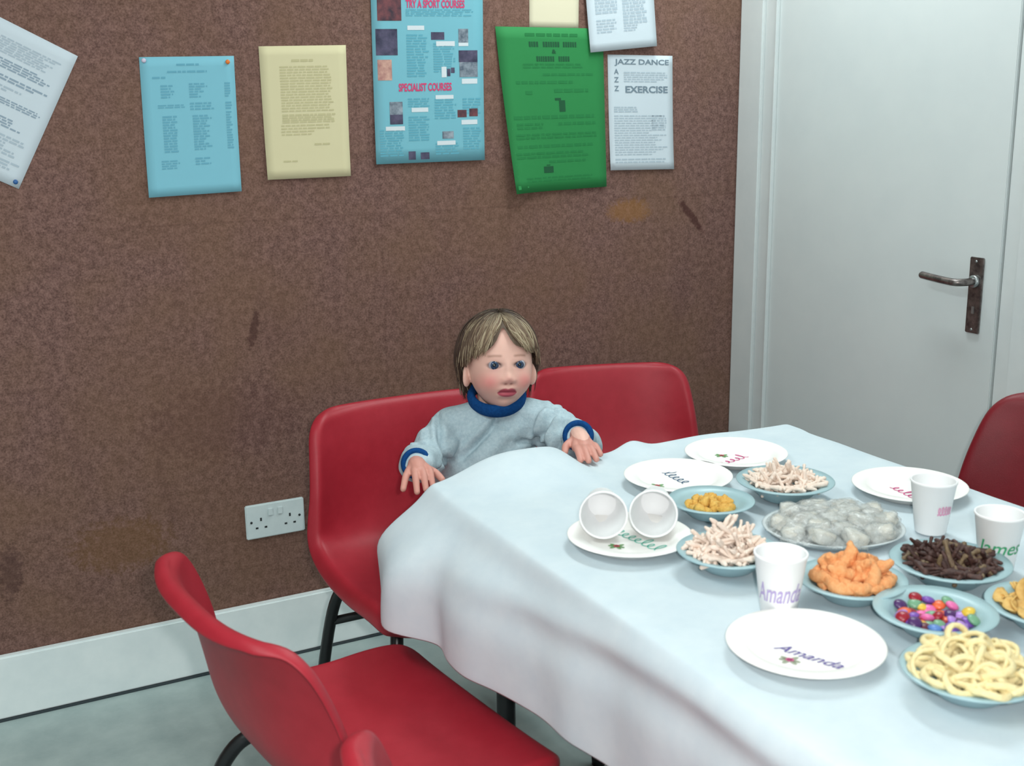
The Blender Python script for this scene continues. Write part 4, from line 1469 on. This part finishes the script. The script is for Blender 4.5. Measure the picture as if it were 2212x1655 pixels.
tips = [lin((174, 156, 128)), lin((156, 136, 110)), lin((138, 116, 94)), lin((188, 172, 144)), lin((122, 100, 82))]
for i in range(3300):
    ph = 2*PI*i/3300*1.0+R_.uniform(-.06, .06)
    f = ((ph+PI/2+PI) % (2*PI))-PI
    Lh = hair_len(ph)*R_.uniform(.86, 1.04)
    t0 = R_.choice((.02, .1, .25, .5, .8))*R_.uniform(.6, 1.2)
    if t0 > Lh-.35: t0 = Lh-.45
    lift = R_.uniform(.004, .0105)+.003*(1 if abs(f) > 1 else 0)+.0125*sstep(1.45, 1.8, abs(f))*(1-.6*sstep(2.2, 2.8, abs(f)))*R_.uniform(.55, 1)
    sweep = 0
    if abs(f) < 1.0:
        sweep = (.55 if f > -.10 else -.42)*R_.uniform(.5, 1.1)*(1-.4*abs(f))
    sweep += R_.uniform(-.08, .08)
    n = 10
    pts = []
    for k in range(n):
        t = k/(n-1)
        th = t0+(Lh-t0)*t
        dl = lift*(.55+.45*min(1, th/1.0))*(1-.25*max(0, t-.7)/.3*(abs(f) < 1))
        pts.append(HM @ hair_point(ph+sweep*t*t, th, dl+.0012*math.sin(t*7+i)))
    c0 = R_.choice(roots); c1 = R_.choice(tips)
    if abs(f) > 1.0 and R_.random() < .55: c1 = lin((96, 76, 62))
    if abs(f) > 1.6 and R_.random() < .7: c1 = lin((72, 54, 46))
    add_lock(pts, R_.uniform(.0008, .0017), mixc(c0, c1, .05 if t0 < .3 else .6), c1)
hm = pyobj('hair', hair_v, hair_f, M_hair, kid, True)
a = hm.data.color_attributes.new('Col', 'FLOAT_COLOR', 'POINT')
a.data.foreach_set('color', [x for c in hair_c for x in (*c, 1)])
# scalp cap under the locks
vs, fs = [], []
nl, nm = 72, 26
for j in range(nm+1):
    for i in range(nl):
        ph = 2*PI*i/nl
        th = (hair_len(ph)-.10)*j/nm
        vs.append(HM @ hair_point(ph, max(th, .001), .0045))
for j in range(nm):
    for i in range(nl):
        i2 = (i+1) % nl
        fs.append((j*nl+i, (j+1)*nl+i, (j+1)*nl+i2, j*nl+i2))
cap = pyobj('hair_base', vs, fs, mat('hair_base_brown', (96, 78, 60), .7, var=(74, 58, 46), scale=120), kid, True)
